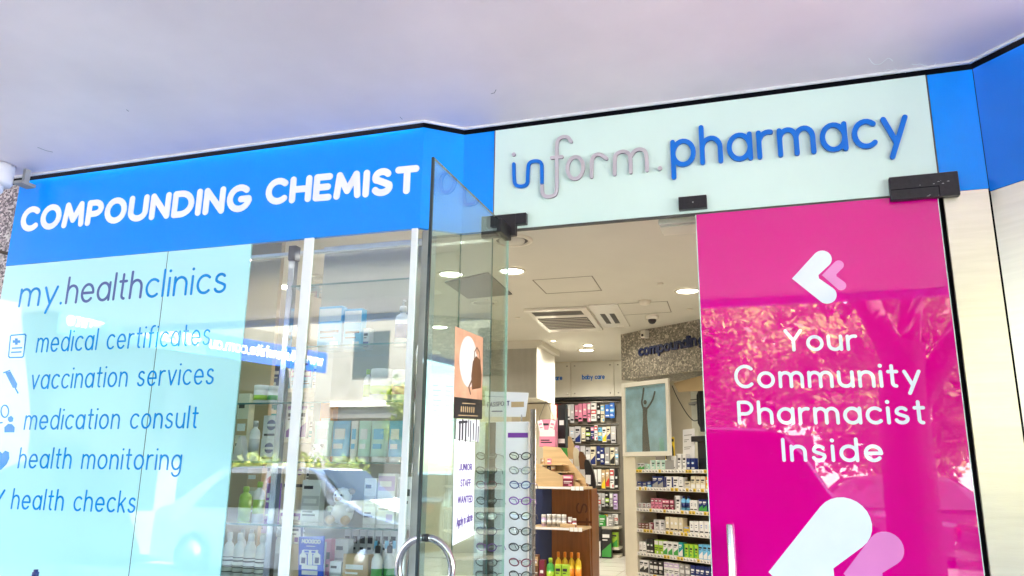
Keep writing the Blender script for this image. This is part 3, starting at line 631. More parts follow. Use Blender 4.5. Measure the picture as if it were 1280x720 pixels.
# air conditioner cassette
def cq(pts): return [(atz(*q, CZ).x, atz(*q, CZ).y) for q in pts]
ac = thing('air_conditioner', (*cq([(705, 398)])[0], CZ), 'ceiling cassette air conditioner with dark louvred grille', 'air conditioner')
c0 = cq([(657, 386)])[0]; c1 = cq([(731, 383)])[0]; ax = (V((*c1, 0))-V((*c0, 0))); L = ax.length; ax.normalize(); ay = V((-ax.y, ax.x, 0)); FA = F((c0[0], c0[1], CZ), ax, ay, (0, 0, -1))
dp = (V((*cq([(750, 410)])[0], 0))-V((*c1, 0))).dot(ay)
b = MB(); b.box(FA, -.02, L+.02, -.02, dp+.02, 0, .03, 0, .006); b.build('casing', M['plastic'] if False else M['cupboard'], ac)
b = MB(); b.box(FA, .05, L-.05, .06, .06+dp*.16, .0302, .033); b.box(FA, .04, L-.04, dp*.33, dp*.86, .0302, .033); b.build('intake', M['grille'], ac)
b = MB()
for i in range(7): v = dp*.36+i*dp*.072; b.box(FA, .045, L-.045, v, v+.014, .0332, .039)
b.build('louvre', M['lampring'], ac)
sv = thing('slot_vent', (*cq([(766, 396)])[0], CZ), 'small square ceiling vent with two dark slots beside the air conditioner', 'ceiling vent')
FS = F((*cq([(735, 381)])[0], CZ), ax, ay, (0, 0, -1)); b = MB(); b.box(FS, .0, .30, 0, dp*1.0, 0, .012, 0, .003); b.build('plate', M['cupboard'], sv)
b = MB(); b.box(FS, .06, .115, dp*.35, dp*.8, .0122, .014); b.box(FS, .16, .215, dp*.35, dp*.8, .0122, .014); b.build('slot', M['grille'], sv)
q = atz(806, 376, CZ); d = thing('smoke_detector', (q.x, q.y, CZ), 'small cream smoke detector on the shop ceiling', 'smoke detector')
b = MB(); b.lathe(q, [(.062, 0), (.06, -.022), (.045, -.035), (.04, -.04), (0, -.042)], 22, cap=False); b.build('body', M['tan'] if False else M['lampring'], d)
q = atz(815, 395, CZ); d = thing('dome_camera', (q.x, q.y, CZ), 'cream dome camera with dark lens on the shop ceiling', 'security camera')
b = MB(); b.lathe(q, [(.075, 0), (.073, -.03), (.05, -.04), (0, -.04)], 22, cap=False); b.build('base', M['cupboard'], d)
b = MB(); b.lathe(q-V((0, 0, .04)), [(.045, 0), (.043, -.02), (.028, -.042), (0, -.05)], 18, cap=False); b.build('dome', M['dark'], d)
for px, py in ((825, 354), (647, 397), (862, 386)):
    q = atz(px, py, CZ); b = MB(); b.lathe(q, [(.03, 0), (.03, -.008), (0, -.010)], 14, cap=False)
    tag(b.build('sprinkler_cap', M['lampring']), {825: 'small cover plate on the ceiling above the pink door side', 647: 'small cover plate left of the air conditioner', 862: 'small cover plate near the stone bulkhead'}[px], 'ceiling fitting')
# dark door closer housing just behind the mint sign
q = aty(848, 270, .14); b = MB(); b.box(FRONT, q.x-.11, q.x+.40, 2.40, 2.50, -.30, -.12, 0, .004); b.box(FRONT, q.x-.10, q.x+.40, 2.388, 2.398, -.29, -.13)
tag(b.build('door_sensor', M['lampring']), 'grey sensor box hanging from ceiling behind the pink door top', 'door sensor')

# ------------------------------------------------------------------ stone bulkhead and the right shelf wall
BA = V((-1.627, 5.225, 0)); BU = V((1.054, -.765, 0)).normalized(); FB = F(BA, BU, (0, 0, 1)); 
def fb(px, py, n=0):
    P = atpl(px, py, BA+FB.N*n, FB.N); return ((P-BA).dot(BU), P.z)
bk = thing('stone_bulkhead', tuple(BA), 'speckled stone bulkhead with dark blue word compounding over the dispensary', 'wall')
b = MB(); b.box(FB, 0, 3.2, 2.15, CZ-.002, -.55, 0); b.build('cladding', M['stonewall'], bk)
u0, z0 = fb(799, 446); u1, z1 = fb(872, 432.5)
b = MB(); text(b, FB, 'compoundin', u0, u1, z0, .098, .0125, .001, .02, 0, None, .42, z1); text(b, FB, 'g', u1+.025, u1+.125, z1-.003, .098, .0125, .001, .02); b.build('lettering', M['darkblue'], bk)
q = fb(809, 415); b = MB(); b.box(FB, q[0]-.035, q[0]+.035, 2.60, 2.69, .001, .08, 0, .006); d = thing('wall_camera', tuple(FB.p(q[0], 2.6, .04)), 'small cream camera block on the stone bulkhead corner', 'security camera'); b.build('body', M['cupboard'], d)
b = MB(); b.lathe(FB.p(q[0], 2.63, .081), [(.016, 0), (.016, .008), (0, .01)], 14, 0, tuple(FB.N)); b.build('lens', M['dark'], d)
RW = 'right wall shelves'
su = thing('shelf_unit', tuple(FB.p(.8, FL, -.2)), 'cream wall shelving unit stocked with medicines left of the pink door', 'shelving')
b = MB(); b.box(FB, 0, .195, FL, 1.243, -.34, 0); b.build('end_panel', M['cream'], su)
b = MB(); b.box(FB, .196, 2.6, FL, 1.10, -.36, -.33); b.build('back_panel', M['shelfback'], su)
SZ = [1.095, .900, .668, .442, .190, -.03]
tb = MB()
for i, z in enumerate(SZ):
    b = MB(); b.box(FB, .197, 2.6, z-.022, z, -.328, -.001); s = b.build('shelf', M['cream'], su)
    b = MB(); b.box(FB, .197, 2.6, z-.036, z+.004, .0, .004); b.build('price_strip', M['strip'], s)
    random.seed(i); t = MB(); u = .21
    while u < 1.5:
        wd = random.uniform(.03, .045); t.box(FB, u, u+wd, z-.032, z, .0042, .0055, random.choice((0, 0, 0, 1)))
        t.box(FB, u+.005, u+wd*.6, z-.012, z-.008, .0056, .0062, 2); t.box(FB, u+.004, u+wd*.8, z-.026, z-.018, .0056, .0062, 2); u += wd+random.uniform(.004, .02)
    t.build('price_ticket', [M['ticket'], M['p_yellow'], M['ink']], s)
# alcove right of the picture
al = thing('dispensary_alcove', tuple(FB.p(1.2, 1.1, -.5)), 'cream lined alcove under the stone bulkhead beside the picture', 'alcove')
b = MB(); b.box(FB, .60, 2.6, 1.10, 2.149, -.56, -.54); b.build('back', M['tan'] if False else M['cream'], al); b = MB(); b.box(FB, .60, 2.6, 1.62+.28, 1.63+.28, -.539, -.53); b.box(FB, .84, .845, 1.1, 2.14, -.539, -.535); b.build('joint', M['ceil_line'], al)
b = MB(); b.box(FB, .197, 2.6, 1.073-.1, 1.0735-.1, -.54, -.36); b.build('ledge', M['cream'], al)
b = MB(); k = [fb(*q, -.1) for q in ((842, 479), (885, 467), (885, 488), (848, 490))]; b.prism(FB, k, -.12, -.10); b.build('shade_panel', M['tan'], al)
# picture
pc = thing('framed_picture', tuple(FB.p(.3, 1.243, .02)), 'white framed blue picture of a dark figure with raised arms', 'picture')
K = [fb(*q, .02) for q in ((778, 475.5), (837, 475), (838, 570), (779, 571.5))]; ua = (K[0][0]+K[3][0])/2; ub = (K[1][0]+K[2][0])/2; za = 1.245; zb = (K[0][1]+K[1][1])/2-.01
b = MB()
for (x0, x1, y0, y1) in ((ua, ua+.045, za, zb), (ub-.045, ub, za, zb), (ua+.0452, ub-.0452, za, za+.05), (ua+.0452, ub-.0452, zb-.05, zb)): b.box(FB, x0, x1, y0, y1, .002, .035, 0, .003)
b.build('frame', M['cupboard'], pc)
b = MB(); b.box(FB, ua+.046, ub-.046, za+.051, zb-.051, .004, .010)
pm = mat('picture_blue', (.42, .70, .92), .3, var=.2, scale=5); b.build('print', pm, pc)
b = MB(); cx = ua+(ub-ua)*.47; zz = lambda t: za+(zb-za)*t
b.prism(FB, [(cx-.05, zz(.06)), (cx+.07, zz(.06)), (cx+.05, zz(.3)), (cx+.035, zz(.52)), (cx+.05, zz(.64)), (cx-.03, zz(.66)), (cx-.03, zz(.5)), (cx-.045, zz(.3))], .0101, .0115)
b.stroke(FB, smooth([(cx-.02, zz(.64)), (cx-.045, zz(.72)), (cx-.02, zz(.8)), (cx-.005, zz(.9))]), .013, .0101, .012); b.stroke(FB, smooth([(cx+.04, zz(.63)), (cx+.09, zz(.68)), (cx+.14, zz(.75)), (cx+.17, zz(.84))]), .012, .0101, .0122)
b.stroke(FB, [(cx+.012, zz(.715))], .026, .0101, .0124); b.build('figure', mat('picture_figure', (.035, .05, .07), .5, var=.1), pc)
b = MB(); b.box(FB, ua+.0465, ub-.0465, za+.052, zb-.052, .0135, .015); b.build('glazing', M['glass'], pc)

# ------------------------------------------------------------------ packs, bottles, jars
def cname(c): return {'sky': 'light blue', 'navy': 'dark blue', 'tan': 'tan', 'silver': 'silver grey', 'mint': 'pale mint'}.get(c, c)
def carton(w, d, h, col, acc, style=0, seed=0):
    """box standing at origin, front towards -y, printed front"""
    b = MB(); f = F(); rr = random.Random(seed)
    b.box(f, -w/2, w/2, 0, h, -d, 0, 0, min(w, h, d)*.03)
    e = .0006; fr = lambda x0, x1, y0, y1, m, k=0: b.box(f, -w/2+w*x0, -w/2+w*x1, h*y0, h*y1, .00005, e+.0003*k, m)
    if style == 0: fr(.03, .97, .06, .34, 1); fr(.12, .8, .62, .74, 2, 1); fr(.12, .6, .50, .55, 2, 1); fr(.12, .7, .14, .2, 3, 1)
    elif style == 1: fr(.03, .97, .66, .95, 1); fr(.1, .78, .74, .85, 3, 1); fr(.1, .9, .4, .46, 2, 1); fr(.1, .7, .28, .32, 2, 1); fr(.55, .9, .06, .2, 1, 1)
    elif style == 2: fr(.05, .3, .05, .95, 1); fr(.38, .9, .6, .74, 2, 1); fr(.38, .8, .44, .5, 2, 1); fr(.38, .7, .15, .28, 1, 1)
    elif style == 3:
        b.stroke(f, [(-w*.0, h*.58), (w*.001, h*.58)], min(w, h)*.27, .00005, e, 1); fr(.1, .9, .1, .2, 2, 1); fr(.22, .78, .52, .63, 3, 2)
    elif style == 4: fr(.03, .97, .38, .62, 1); fr(.12, .82, .44, .55, 3, 1); fr(.1, .6, .78, .86, 2, 1); fr(.1, .8, .14, .18, 2, 1); fr(.1, .65, .22, .26, 2, 1)
    elif style == 5: b.prism(f, [(-w*.47, h*.05), (w*.47, h*.05), (w*.47, h*.55), (-w*.47, h*.25)], .00005, e, 1); fr(.1, .8, .72, .84, 2, 1); fr(.1, .6, .62, .66, 2, 1)
    b.box(f, -w/2+.002, w/2-.002, h, h+.0004, -d+.002, -.002, 0)
    return b, [M['p_'+col], M['p_'+acc], M['ink'] if col in ('white','cream','mint','sky','yellow','silver','lime','pink','lilac') else M['p_white'], M['p_white']]
def bottle_mesh(r, h, col, capc, acc='white', pump=False):
    b = MB(); b.lathe((0,0,0), [(r*.9, 0), (r, h*.03), (r, h*.2), (r*1.004, h*.2), (r*1.004, h*.55), (r, h*.55), (r, h*.68), (r*.85, h*.76), (r*.4, h*.82), (r*.4, h*.86)], 16, mats=[0,0,1,1,1,0,0,0,0])
    return b, [M['p_'+col], M['p_'+acc]]
def cap_mesh(r, h, pump=False):
    b = MB(); b.lathe((0,0,h*.85), [(r*.5, 0), (r*.5, h*.12), (r*.42, h*.15), (0, h*.15)], 14)
    if pump: b.tube([(0, 0, h*.99), (0, 0, h*1.1), (r*.3, -r*.5, h*1.12), (r*.8, -r*1.1, h*1.08)], r*.13, 0, 8)
    return b
LABELS = set()
def uniq(l):
    assert l not in LABELS, l
    LABELS.add(l); return l
def place(o, pos, rz): o.location = pos; o.rotation_euler = (0, 0, rz); return o
def mk(kind, w, h, d, col, acc, seed=0):
    if kind in ('carton', 'pack', 'pouch', 'book'):
        b, ms = carton(w, d, h, col, acc, seed % 6, seed); return b.build({'carton': 'carton', 'pack': 'hanging_pack', 'pouch': 'pouch', 'book': 'carton'}[kind], ms, None, (0, 0, 0))
    if kind in ('bottle', 'spray', 'pumpbottle'):
        b, ms = bottle_mesh(w/2, h, col, acc, acc); o = b.build('bottle', ms, None, (0,0,0)); c = cap_mesh(w/2, h, kind != 'bottle'); c.build('cap', M['p_black'] if kind == 'spray' else M['p_white'] if kind == 'pumpbottle' else M['p_'+acc], o); return o
    if kind == 'jar':
        b = MB(); r = w/2; b.lathe((0,0,0), [(r*.92, 0), (r, h*.05), (r, h*.25), (r*1.006, h*.25), (r*1.006, h*.5), (r, h*.5), (r, h*.72), (r*.95, h*.75)], 18, mats=[0,0,1,1,1,0,0]); o = b.build('jar', [M['p_'+col], M['p_'+acc]], None, (0,0,0))
        c = MB(); c.lathe((0,0,h*.75), [(r*1.0, 0), (r*1.0, h*.22), (r*.95, h*.25), (0, h*.25)], 18); c.build('lid', M['p_white'] if col != 'white' else M['p_'+col], o); return o
    if kind == 'tube':
        b = MB(); n = 14; vs = []; r = w/2
        for i, t in enumerate((0, .14, .3, .6, .85, 1)):
            a = r*(1-.0*t)+r*.12*t; dpt = max(.02, 1-t)*r*.8
            for k in range(n): g = 2*math.pi*k/n; vs.append(V((a*math.cos(g), dpt*math.sin(g), h*(.14+.86*t))))
        fs = [(i*n+k, i*n+(k+1) % n, (i+1)*n+(k+1) % n, (i+1)*n+k) for i in range(5) for k in range(n)]
        b.raw(vs, fs, 0, True); b.face(vs[-n:], 0); b.box(F(), -r*.6, r*.6, h*.55, h*.8, .3*r, .42*r, 1); b.box(F(), -r*.5, r*.5, h*.32, h*.44, .5*r, .68*r, 1)
        o = b.build('tube', [M['p_'+col], M['p_'+acc]], None, (0,0,0)); c = MB(); c.lathe((0,0,0), [(r*.8, 0), (r*.8, h*.13), (r*.7, h*.14), (0, h*.14)], 16); c.build('cap', M['p_white'], o); return o
KW = {'carton': 'carton', 'pack': 'hanging pack', 'pouch': 'pouch', 'bottle': 'bottle', 'spray': 'trigger spray bottle', 'pumpbottle': 'pump bottle', 'jar': 'jar', 'tube': 'tube', 'book': 'carton'}
def row(fr, u, v, n, rz, specs, where, group, gap=.004, umax=9, seed=0):
    k = 0; rr = random.Random(seed)
    for kind, col, acc, w, h, d, cnt in specs:
        proto = None; h = min(h*1.22, max(h, .150)) if 'right wall' in where else h
        for j in range(cnt):
            if u+w > umax: return u
            if proto is None: o = proto = mk(kind, w, h, d, col, acc, rr.randrange(600))
            else: o = dup(proto)
            nn = n - (d/2 if kind in ('bottle', 'jar', 'tube', 'spray', 'pumpbottle') else 0)
            place(o, fr.p(u+w/2, v, nn-rr.uniform(0, .012)), rz+rr.uniform(-.05, .05))
            tag(o, uniq('%s %s, %s from left %s' % (cname(col), KW[kind], ORD[k], where)), KW[kind], group); k += 1; u += w+gap+rr.uniform(0, .004)
        u += rr.uniform(.002, .012)
    return u
rzB = math.atan2(BU.y, BU.x); q = 'medicine packs on the right wall shelves'
N0 = -.012
row(FB, .205, SZ[0]+.0005, -.02, rzB, [('carton','silver','green',.055,.06,.06,2), ('carton','mint','green',.06,.05,.06,1), ('carton','mint','white',.075,.085,.06,3), ('carton','white','sky',.05,.11,.06,1), ('carton','white','navy',.06,.15,.06,1), ('carton','white','grey',.065,.17,.07,2), ('carton','navy','sky',.05,.10,.06,2)], 'on the top of right wall shelves', q, umax=1.45, seed=1)
row(FB, .205, SZ[1]+.0005, N0, rzB, [('carton','navy','black',.07,.05,.08,2), ('carton','navy','sky',.065,.055,.08,1), ('carton','navy','grey',.085,.10,.08,2), ('carton','white','navy',.10,.10,.08,2), ('carton','white','grey',.06,.095,.08,1), ('carton','cream','silver',.075,.06,.08,1), ('carton','cream','white',.06,.105,.08,3), ('carton','orange','yellow',.045,.10,.07,2), ('carton','white','orange',.09,.13,.07,2)], 'on the second of right wall shelves', q, umax=1.5, seed=2)
row(FB, .205, SZ[2]+.0005, N0, rzB, [('carton','silver','maroon',.06,.045,.08,3), ('carton','pink','maroon',.05,.09,.08,3), ('carton','maroon','pink',.05,.085,.08,3), ('carton','white','grey',.075,.14,.08,1), ('bottle','sky','navy',.055,.15,.055,2), ('carton','white','navy',.05,.09,.07,2), ('carton','navy','green',.055,.10,.07,3), ('carton','white','lime',.065,.12,.07,3)], 'on the third of right wall shelves', q, umax=1.5, seed=3)
row(FB, .205, SZ[3]+.0005, N0, rzB, [('carton','brown','maroon',.05,.05,.08,3), ('carton','maroon','white',.055,.06,.08,1), ('carton','silver','white',.08,.09,.08,2), ('carton','cream','white',.055,.12,.08,4), ('carton','yellow','blue',.07,.05,.08,1), ('carton','white','navy',.055,.10,.08,2), ('carton','white','blue',.055,.105,.08,6)], 'on the fourth of right wall shelves', q, umax=1.5, seed=4)
row(FB, .205, SZ[4]+.0005, N0, rzB, [('carton','white','grey',.05,.09,.08,2), ('carton','black','green',.05,.12,.08,2), ('carton','lime','white',.06,.12,.08,2), ('carton','white','green',.065,.115,.08,3), ('carton','teal','white',.055,.12,.08,1), ('carton','lime','green',.06,.11,.08,3), ('carton','sky','white',.055,.12,.08,5)], 'on the fifth of right wall shelves', q, umax=1.5, seed=5)
row(FB, .205, SZ[5]+.0005, N0, rzB, [('carton','white','black',.07,.11,.08,2), ('carton','black','white',.06,.13,.08,3), ('carton','white','lilac',.07,.12,.08,3), ('carton','grey','white',.06,.12,.08,2), ('carton','navy','white',.06,.13,.08,5)], 'on the lowest of right wall shelves', q, umax=1.5, seed=6)
# counter items above the shelves
a = fb(833, 560, .0); o = thing('card_stand', tuple(FB.p(a[0]+.01, SZ[0], -.03)), 'yellow and black countertop card holder in front of the picture', 'display stand')
b = MB(); b.box(FB, a[0]-.055, a[0]+.085, 1.20, 1.45, -.045, -.035, 0, .003); b.build('header_card', M['p_yellow'], o)
b = MB(); b.stroke(FB, smooth([(a[0]-.03, 1.22), (a[0]-.03, 1.34), (a[0]+.015, 1.38), (a[0]+.06, 1.34), (a[0]+.06, 1.22)]), .014, -.0348, -.031); b.box(FB, a[0]-.05, a[0]+.08, 1.40, 1.43, -.0348, -.0335); b.build('print', M['p_black'], o)
b = MB(); b.box(FB, a[0]-.05, a[0]+.08, SZ[0]+.0005, 1.20, -.06, -.02, 0, .004); b.box(FB, a[0]-.01, a[0]+.04, 1.2, 1.30, -.034, -.012, 0, .004); b.build('tray', M['p_grey'], o)
a = fb(857, 550, -.12); o = thing('notice_card', tuple(FB.p(a[0], SZ[0], -.12)), 'white notice card standing among medicine boxes below the monitor arm', 'notice')
FT = F(FB.p(a[0]-.07, SZ[0]+.02, -.14), (BU+V((0,0,.05))), (-.05*BU.x+0.12*FB.N.x*-1, -.05*BU.y, 1)); b = MB(); b.box(FT, 0, .17, 0, .42, -.002, .002); b.build('card', M['paper'], o)
b = MB()
for zz_, x1 in ((.30, .09), (.28, .06), (.22, .12), (.2, .1), (.35, .13)): b.box(FT, .02, x1, zz_, zz_+.008, .0021, .003)
b.build('print', M['p_grey'], o)
o = thing('monitor', tuple(FB.p(1.0, 1.35, -.3)), 'black monitor on a wall arm seen beside the pink door edge', 'monitor')
K1 = fb(872, 478, -.25); K2 = fb(872, 540, -.25); uu = K1[0]
b = MB(); b.box(FB, uu, uu+.35, K2[1], K1[1], -.30, -.25, 0, .01); b.prism(FB, [(uu-.05, K2[1]+.10), (uu, K2[1]+.02), (uu, K1[1]-.05), (uu-.05, K1[1]-.14)], -.31, -.28); b.build('screen', M['dark'], o)
b = MB(); za_ = fb(845, 506, -.4)[1]; b.tube([FB.p(.66, za_, -.53), FB.p(.70, za_, -.40), FB.p(uu-.03, za_, -.32)], .014); b.build('arm', M['p_grey'], o)
b = MB(); kk = [fb(*t, -.4) for t in ((840, 482), (846, 496), (855, 512), (862, 522), (868, 527), (874, 524), (878, 518))]; b.tube([FB.p(x, z, -.40) for x, z in smooth(kk)], .005, 0, 6); b.build('cable', M['ink'], o)
a = fb(868, 549, -.15); b = MB(); b.box(FB, a[0]-.01, a[0]+.3, a[1]-.03, a[1]+.03, -.25, -.1, 0, .006); b.box(FB, a[0]+.05, a[0]+.2, SZ[0], a[1]-.03, -.22, -.14)
tag(b.build('card_terminal', M['dark']), 'black counter device next to the white cartons at the pink door', 'payment terminal')

# ------------------------------------------------------------------ back wall: cupboards and hanging packs
YB = 7.42
cw = thing('wall_cupboards', (-2.6, YB, 2.3), 'cream overhead cupboards on the back wall lettered baby care', 'cupboard')
cz0 = aty(740, 496, YB).z; cz1 = aty(740, 453, YB).z
xs = [aty(x, 470, YB).x for x in (640, 714, 768, 800)]
for i in range(3):
    b = MB(); b.box(FRONT, xs[i]+.004, xs[i+1]-.004, cz0, cz1, -YB, -YB+.02, 0, .003); b.build('door', M['cupboard'], cw)
b = MB(); b.box(FRONT, xs[0], xs[3], cz0, cz1-.005, -YB-.4, -YB-.002); b.box(FRONT, xs[0], xs[3], cz1+.004, cz1+.03, -YB-.3, -YB+.03); b.build('carcass', M['cream'], cw)
b = MB(); b.box(FRONT, xs[0], xs[3], cz1+.0305, cz1+.05, -YB-.3, -YB+.0); b.box(FRONT, xs[0], xs[3], cz0-.04, cz0-.004, -YB-.3, -YB+.01); b.build('dark_rail', M['dark'], cw)  # dark rails along the top and bottom of the cupboards
for t, p0_, p1_ in (('baby care', (727.5, 474.5), (756, 473.5)), ('care', (690.5, 475.5), (703, 475))):
    b = MB(); a = aty(*p0_, YB-.02); c = aty(*p1_, YB-.02); text(b, F((0, YB-.0205, 0)), t, a.x, c.x, a.z, .055, .0065, .0003, .002, 0, None, .45); b.build('lettering', M['letter_blue'], cw)
b = MB()
for i in range(3):
    for zz in (cz0+.05, cz1-.05):
        for xx in (xs[i]+.06, xs[i+1]-.06): b.lathe((xx, YB-.02, zz), [(.011, 0), (.011, .006), (0, .008)], 10, 0, (0, -1, 0))
b.build('stud', M['chrome'], cw)
pb_ = thing('pegboard', (-2.6, YB, .3), 'grey pegboard wall hung with packs at the back of the shop', 'pegboard')
pz0 = aty(740, 700, YB).z; b = MB(); b.box(FRONT, xs[0], xs[3]+.4, FL, cz0-.04, -YB-.3, -YB-.10); b.build('board', M['peg'], pb_)
yF = YB+.10-.002
FP = F((0, YB+.098, 0))
def bx(px): return aty(px, 580, YB+.09).x
def bz(py): return aty(740, py, YB+.09).z
rails = MB()
for py in (503, 531, 556, 584, 613, 640): rails.box(FP, bx(684), bx(775), bz(py), bz(py)+.012, .002, .02)
rails.build('rail', M['chrome'], pb_)
for i, py in enumerate((656, 681)):
    b = MB(); b.box(FP, bx(735)-.5, bx(776), bz(py)-.03, bz(py), .001, .30); b.build('shelf', M['cream'], pb_)
b = MB(); b.box(FP, bx(748)-.6, bx(776), FL, bz(690), .002, .28); b.build('plinth', M['cream'], pb_)
PK = [ (505, 527, [('blue',8),('white',6),('pink',6),('silver',6),('red',7),('pink',7),('white',7),('red',8)]),
       (533, 553, [('navy',6),('grey',6),('silver',7),('purple',7),('grey',7),('sky',8),('cream',7),('white',7)]),
       (558, 581, [('grey',6),('navy',7),('lilac',7),('grey',6),('white',6),('silver',7),('cream',8),('red',8)]),
       (586, 610, [('lime',7),('green',7),('tan',7),('cream',6),('white',7),('black',7),('cream',9),('white',9)]),
       (615, 637, [('tan',6),('grey',7),('black',7),('silver',7),('lilac',7),('navy',8),('grey',8),('black',8)]),
       (642, 655, [('white',7),('grey',7),('white',7),('black',8),('navy',8),('green',8),('white',8)])]
ac_ = dict(blue='white', white='red', pink='white', silver='navy', red='white', navy='white', grey='sky', purple='white', sky='navy', cream='black', lilac='purple', lime='white', green='white', tan='white', black='lime')
for ri, (y0, y1, L) in enumerate(PK):
    x = 691; random.seed(50+ri); base = [c for c, _ in L]; L = []; acc_w = 691
    while acc_w < 771:
        wp = random.choice((4.6, 5.2, 5.6, 6.4, 7.4)); cl = random.choice(base + ['white', 'grey', 'silver', 'black', 'cream']); L.append((cl, wp)); acc_w += wp
        if random.random() < .4 and acc_w < 766: L.append((cl, wp)); acc_w += wp
    for ci, (cl, wpx) in enumerate(L):
        u0, u1 = bx(x), bx(x+wpx-.7); z1 = bz(y0+random.uniform(-1, 2)); z0 = bz(y1+1.5-random.uniform(0, 6)); 
        o = mk('pack', u1-u0, z1-z0, .03, cl, (ac_[cl] if random.random() < .5 else random.choice(('white', 'pink', 'sky', 'yellow', 'navy', 'red'))), random.choice((1, 3, 4, 5, 9, 10))+6*random.randrange(90)); place(o, FP.p((u0+u1)/2, z0, .06+random.uniform(0, .04)), random.uniform(-.15, .15))
        tag(o, uniq('%s hanging pack, %s from left in the %s row of the back pegboard' % (cname(cl), ORD[ci], ORD[ri])), 'hanging pack', 'packs hanging on the back pegboard'); x += wpx
u = row(FP, bx(738), bz(656)+.0005+-.0, .28, 0, [('carton','black','lime',.13,.14,.1,1), ('carton','green','white',.13,.15,.1,1), ('carton','grey','white',.1,.13,.1,1)], 'on back wall shelf under the pegboard', 'packs on the back wall shelves', umax=bx(778), seed=8)
row(FP, bx(738), bz(681)+.0005, .28, 0, [('carton','sky','blue',.24,.13,.15,1), ('carton','lime','white',.09,.22,.1,1), ('carton','lime','green',.08,.20,.1,1)], 'on the lower back wall shelf above the plinth', 'packs on the back wall shelves', umax=bx(779), seed=9)
row(FP, bx(738)-.05, FL+.001, .40, 0, [('carton','white','purple',.10,.35,.1,1), ('carton','black','white',.16,.42,.1,1), ('carton','black','green',.14,.38,.1,1)], 'on the floor below the back wall shelves', 'packs on the back wall shelves', umax=bx(790), seed=10)

# ------------------------------------------------------------------ left hanging cupboard and cream pillar
yc = 5.4; xa_ = aty(604, 460, yc).x; xb_ = aty(671, 460, yc).x
cb = thing('hanging_cupboard', ((xa_+xb_)/2, yc, 1.9), 'ribbed grey and cream overhead cupboard behind the glasses stand', 'cupboard')
zc0 = aty(655, 498, yc).z; zc1 = aty(655, 433, yc).z
b = MB(); b.box(FRONT, xa_, xb_, zc0, zc1, -yc-.9, -yc); b.build('side_panel', M['cupboard'], cb)
b = MB()
for i in range(46):
    x = xa_+(xb_-xa_)*i/46; b.box(FRONT, x+.003, x+(xb_-xa_)/46-.003, zc0+.01, zc1-.03, -yc+.0005, -yc+.01)
b.build('ribbed_front', M['ribbed'], cb)
b = MB(); b.box(FRONT, xa_, xb_+.004, zc1-.028, zc1, -yc+.0006, -yc+.016); b.box(FRONT, xa_, xb_+.06, zc1+.001, CZ, -yc-.95, -yc+.02); b.build('cornice', M['lampring'], cb)
xq = aty(684, 520, 6.0).x; b = MB(); b.box(FRONT, xq-.5, xq+.05, FL, 1.95, -6.3, -6.0); tag(b.build('pillar', M['wall_in']), 'tan pillar under the hanging cupboard behind gondola', 'pillar')
b = MB(); b.box(FRONT, xa_-1.5, xq-.52, FL, zc0-.01, -6.35, -6.25); tag(b.build('side_shelving_wall', M['cream']), 'cream wall panel seen through the open glass door', 'wall')

# ------------------------------------------------------------------ brown gondola with pale timber shelves
yg = 3.1
def g(px, py, y=yg): q = aty(px, py, y); return q.x, q.z
gd = thing('gondola', (g(700, 640)[0], yg, FL), 'brown timber gondola with carved end panel and pale shelves', 'display shelving')
xl, _ = g(690, 600); xr_, zt = g(735, 604); xm = g(668, 610)[0]
b = MB(); b.prism(F((0, yg, 0)), [(xl, FL), (xr_+.02, FL), (xr_, zt-.02), (xr_-.02, zt), (xl, zt+.06)], -.05, 0); b.build('end_panel', M['brown'], gd)
b = MB(); b.box(FRONT, xr_-.04, xr_+.02, FL, zt-.05, -yg-.30, -yg-.06); b.build('side_panel', M['brown'], gd)
b = MB(); text(b, F((xr_-.075, yg, .62), (0, 0, -1), (1, 0, 0), (0, -1, 0)), 'st', -.16, .05, -.04, .11, .008, .0005, .003); b.build('carving', M['brown_dark'], gd)
b = MB(); b.box(FRONT, xm-.12, xl-.005, FL, zt, -yg-.05, -yg-.0); b.build('backing', M['darkblue'], gd)
yn = 2.75
s1z = g(690, 608, yn)[1]; s2z = g(690, 659, yn)[1]
for zz, x0, x1, px in ((s1z, 664, 730, 0), (s2z, 660, 728, 1)):
    b = MB(); b.box(FRONT, g(x0, 600, yn)[0], g(x1, 600, yn)[0], zz-.022, zz, -yg+.002, -yn, 0, .002); s = b.build('shelf', M['wood'], gd)
    b = MB(); b.box(FRONT, g(x0, 600, yn)[0]+.002, g(x1, 600, yn)[0]-.12, zz-.02, zz-.002, -yn+.0004, -yn+.003); b.build('edge_strip', M['plastic'], s)
    t = MB()
    for i in range(3): x = g(x1, 600, yn)[0]-.115+i*.038; t.box(FRONT, x, x+.033, zz-.03, zz+.004, -yn+.0005, -yn+.004)
    t.build('price_ticket', M['ticket'], s)
row(F((0, yn, 0)), g(674, 600, yn)[0], s2z+.0005, -.05, 0, [('jar','lilac','white',.042,.10,.042,1), ('jar','grey','white',.042,.105,.042,4), ('jar','silver','maroon',.036,.085,.036,1), ('jar','maroon','white',.036,.075,.036,1)], 'on the lower pale gondola shelf', 'small jars on the gondola shelf', gap=.001, seed=11)
bx_ = thing('shelf_block', (g(700, 650, yn)[0], yn+.05, s2z), 'pale timber slab lying flat under the jars price end', 'timber block'); b = MB(); b.box(FRONT, g(699, 650, yn)[0], g(717, 650, yn)[0], s2z+.0005, s2z+.03, -yn-.13, -yn-.03, 0, .003); b.build('block', M['wood'], bx_)
